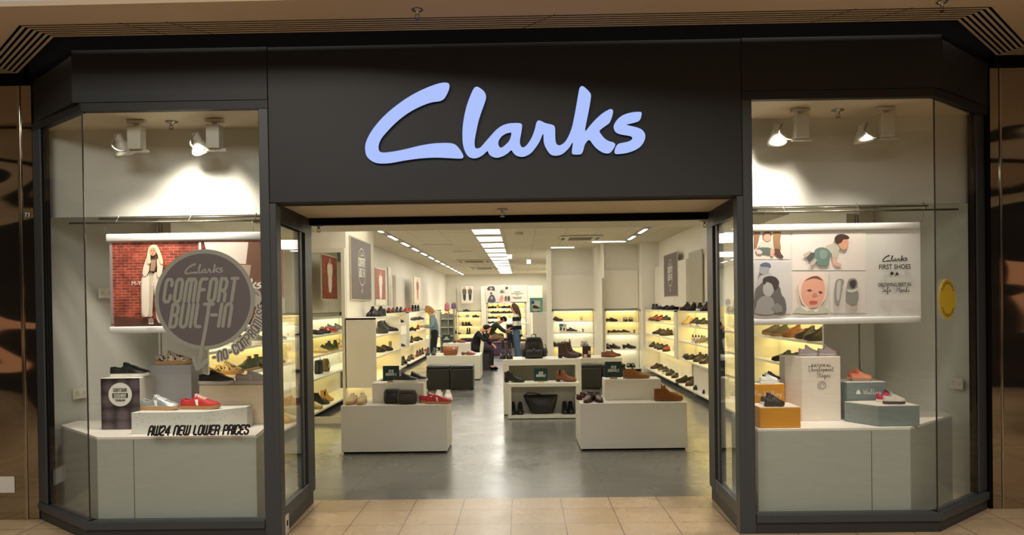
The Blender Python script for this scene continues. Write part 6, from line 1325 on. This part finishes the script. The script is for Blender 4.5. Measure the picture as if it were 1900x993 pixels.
P_ = stand(0); P_.update(head=(.07,0,1.475), headdir=(.98,0,-.15), ell=(-.02,.22,1.06), elr=(.03,-.23,1.06), wrl=(.16,.15,.96), wrr=(.22,-.14,1.0), kneel=(-.03,.10,.48), ankl=(-.12,.11,.09), toel=(.0,.12,.035))
p0 = onY(960, 640, 18.9)
def bagx(t, h, d, u, s):
    o = MB(); soft(o, [(.55, .05, .07, .22), (.60, .07, .09, .22), (.85, .06, .08, .22), (.90, .03, .04, .22)], c=(0, -.12)); o.build('held_coat', M_BLK, t, smooth=True)
person('person with long brown hair in a black and white striped jumper and jeans', (p0.x, 18.9, 0), PI-.25, P_, 'striped_jumper', strip(), M_JEAN, mat('brown hair', (82, 56, 38), .6), [(.03, .11, .05), (-.01, .12, .085), (-.05, .06, .088), (-.07, -.03, .075), (-.075, -.13, .065), (-.07, -.22, .04)], extra=bagx)
# seated person facing right, hand to face
P_ = dict(pelvis=(0,0,.55), spine=(.03,0,.70), chest=(.10,0,.86), neck=(.17,0,.97), head=(.24,0,1.00), headdir=(.8,-.1,-.6), hipl=(.03,.09,.53), hipr=(.03,-.09,.53), kneel=(.40,.10,.50), kneer=(.43,-.10,.50), ankl=(.36,.10,.09), ankr=(.42,-.10,.09), toel=(.48,.10,.035), toer=(.54,-.10,.035), shl=(.10,.17,.92), shr=(.10,-.17,.92), ell=(.30,.18,.70), elr=(.30,-.20,.72), wrl=(.42,.10,.62), wrr=(.36,-.12,.94))
def coat(t, h, d, u, s):
    skinned('scarf', {'a': ((.06,-.12,.98), .05), 'b': ((.17,-.13,.90), .05), 'c': ((.22,-.16,.75), .045), 'd': ((.20,-.19,.55), .05), 'e': ((.18,-.20,.36), .04)}, [('a','b'),('b','c'),('c','d'),('d','e')], mat('cream scarf', (226, 220, 200), .9), t)
person('person with dark hair in a black coat seated on an ottoman, hand raised to face', (onY(882, 640, 18.7).x, 18.7, 0), -.15, P_, 'black_coat', M_BLK, M_BLK, mat('dark hair', (30, 20, 18), .85), [(.04, .10, .045), (0, .12, .08), (-.045, .07, .088), (-.05, .0, .06)], extra=coat)
# crouching man in green with cap
P_ = dict(pelvis=(-.12,0,.42), spine=(-.04,0,.58), chest=(.12,0,.76), neck=(.24,0,.86), head=(.31,0,.90), headdir=(.85,0,-.5), hipl=(-.08,.10,.42), hipr=(-.08,-.10,.42), kneel=(.34,.14,.48), kneer=(.32,-.14,.40), ankl=(.26,.14,.09), ankr=(.05,-.14,.09), toel=(.38,.14,.035), toer=(.17,-.14,.035), shl=(.14,.18,.80), shr=(.14,-.18,.80), ell=(.34,.20,.60), elr=(.34,-.20,.62), wrl=(.52,.10,.52), wrr=(.52,-.10,.54))
def capx(t, h, d, u, s):
    cp = MB().lathe([(.088, 0), (.09, .03), (.07, .07), (.02, .09)], n=20); c_ = h+u*.075-d*.004; q = Vector((0, 0, 1)).rotation_difference(u).to_matrix().to_4x4(); o = cp.xf(Matrix.Translation(c_) @ q).build('cap', M_BLK, t, smooth=True)
    b0 = c_+d*.07; MB().add([tuple(b0-s*.06), tuple(b0+s*.06), tuple(b0+s*.045+d*.09-u*.01), tuple(b0-s*.045+d*.09-u*.01), tuple(b0-s*.06+u*.008), tuple(b0+s*.06+u*.008), tuple(b0+s*.045+d*.09-u*.004), tuple(b0-s*.045+d*.09-u*.004)], [(0,1,2,3),(7,6,5,4),(0,4,5,1),(1,5,6,2),(2,6,7,3),(3,7,4,0)]).build('cap_peak', M_BLK, t)
person('person in a dark green top and black cap crouching by the counter', (onY(912, 620, 26.2).x, 26.2, 0), 0.05, P_, 'green_top', mat('dark green cloth', (44, 58, 42), .85), mat('khaki trousers', (150, 120, 88), .85), mat('dark hair', (30, 20, 18), .85), [(-.02, .08, .07), (-.05, .04, .075), (-.05, -.01, .05)], extra=capx, s_=1.18)
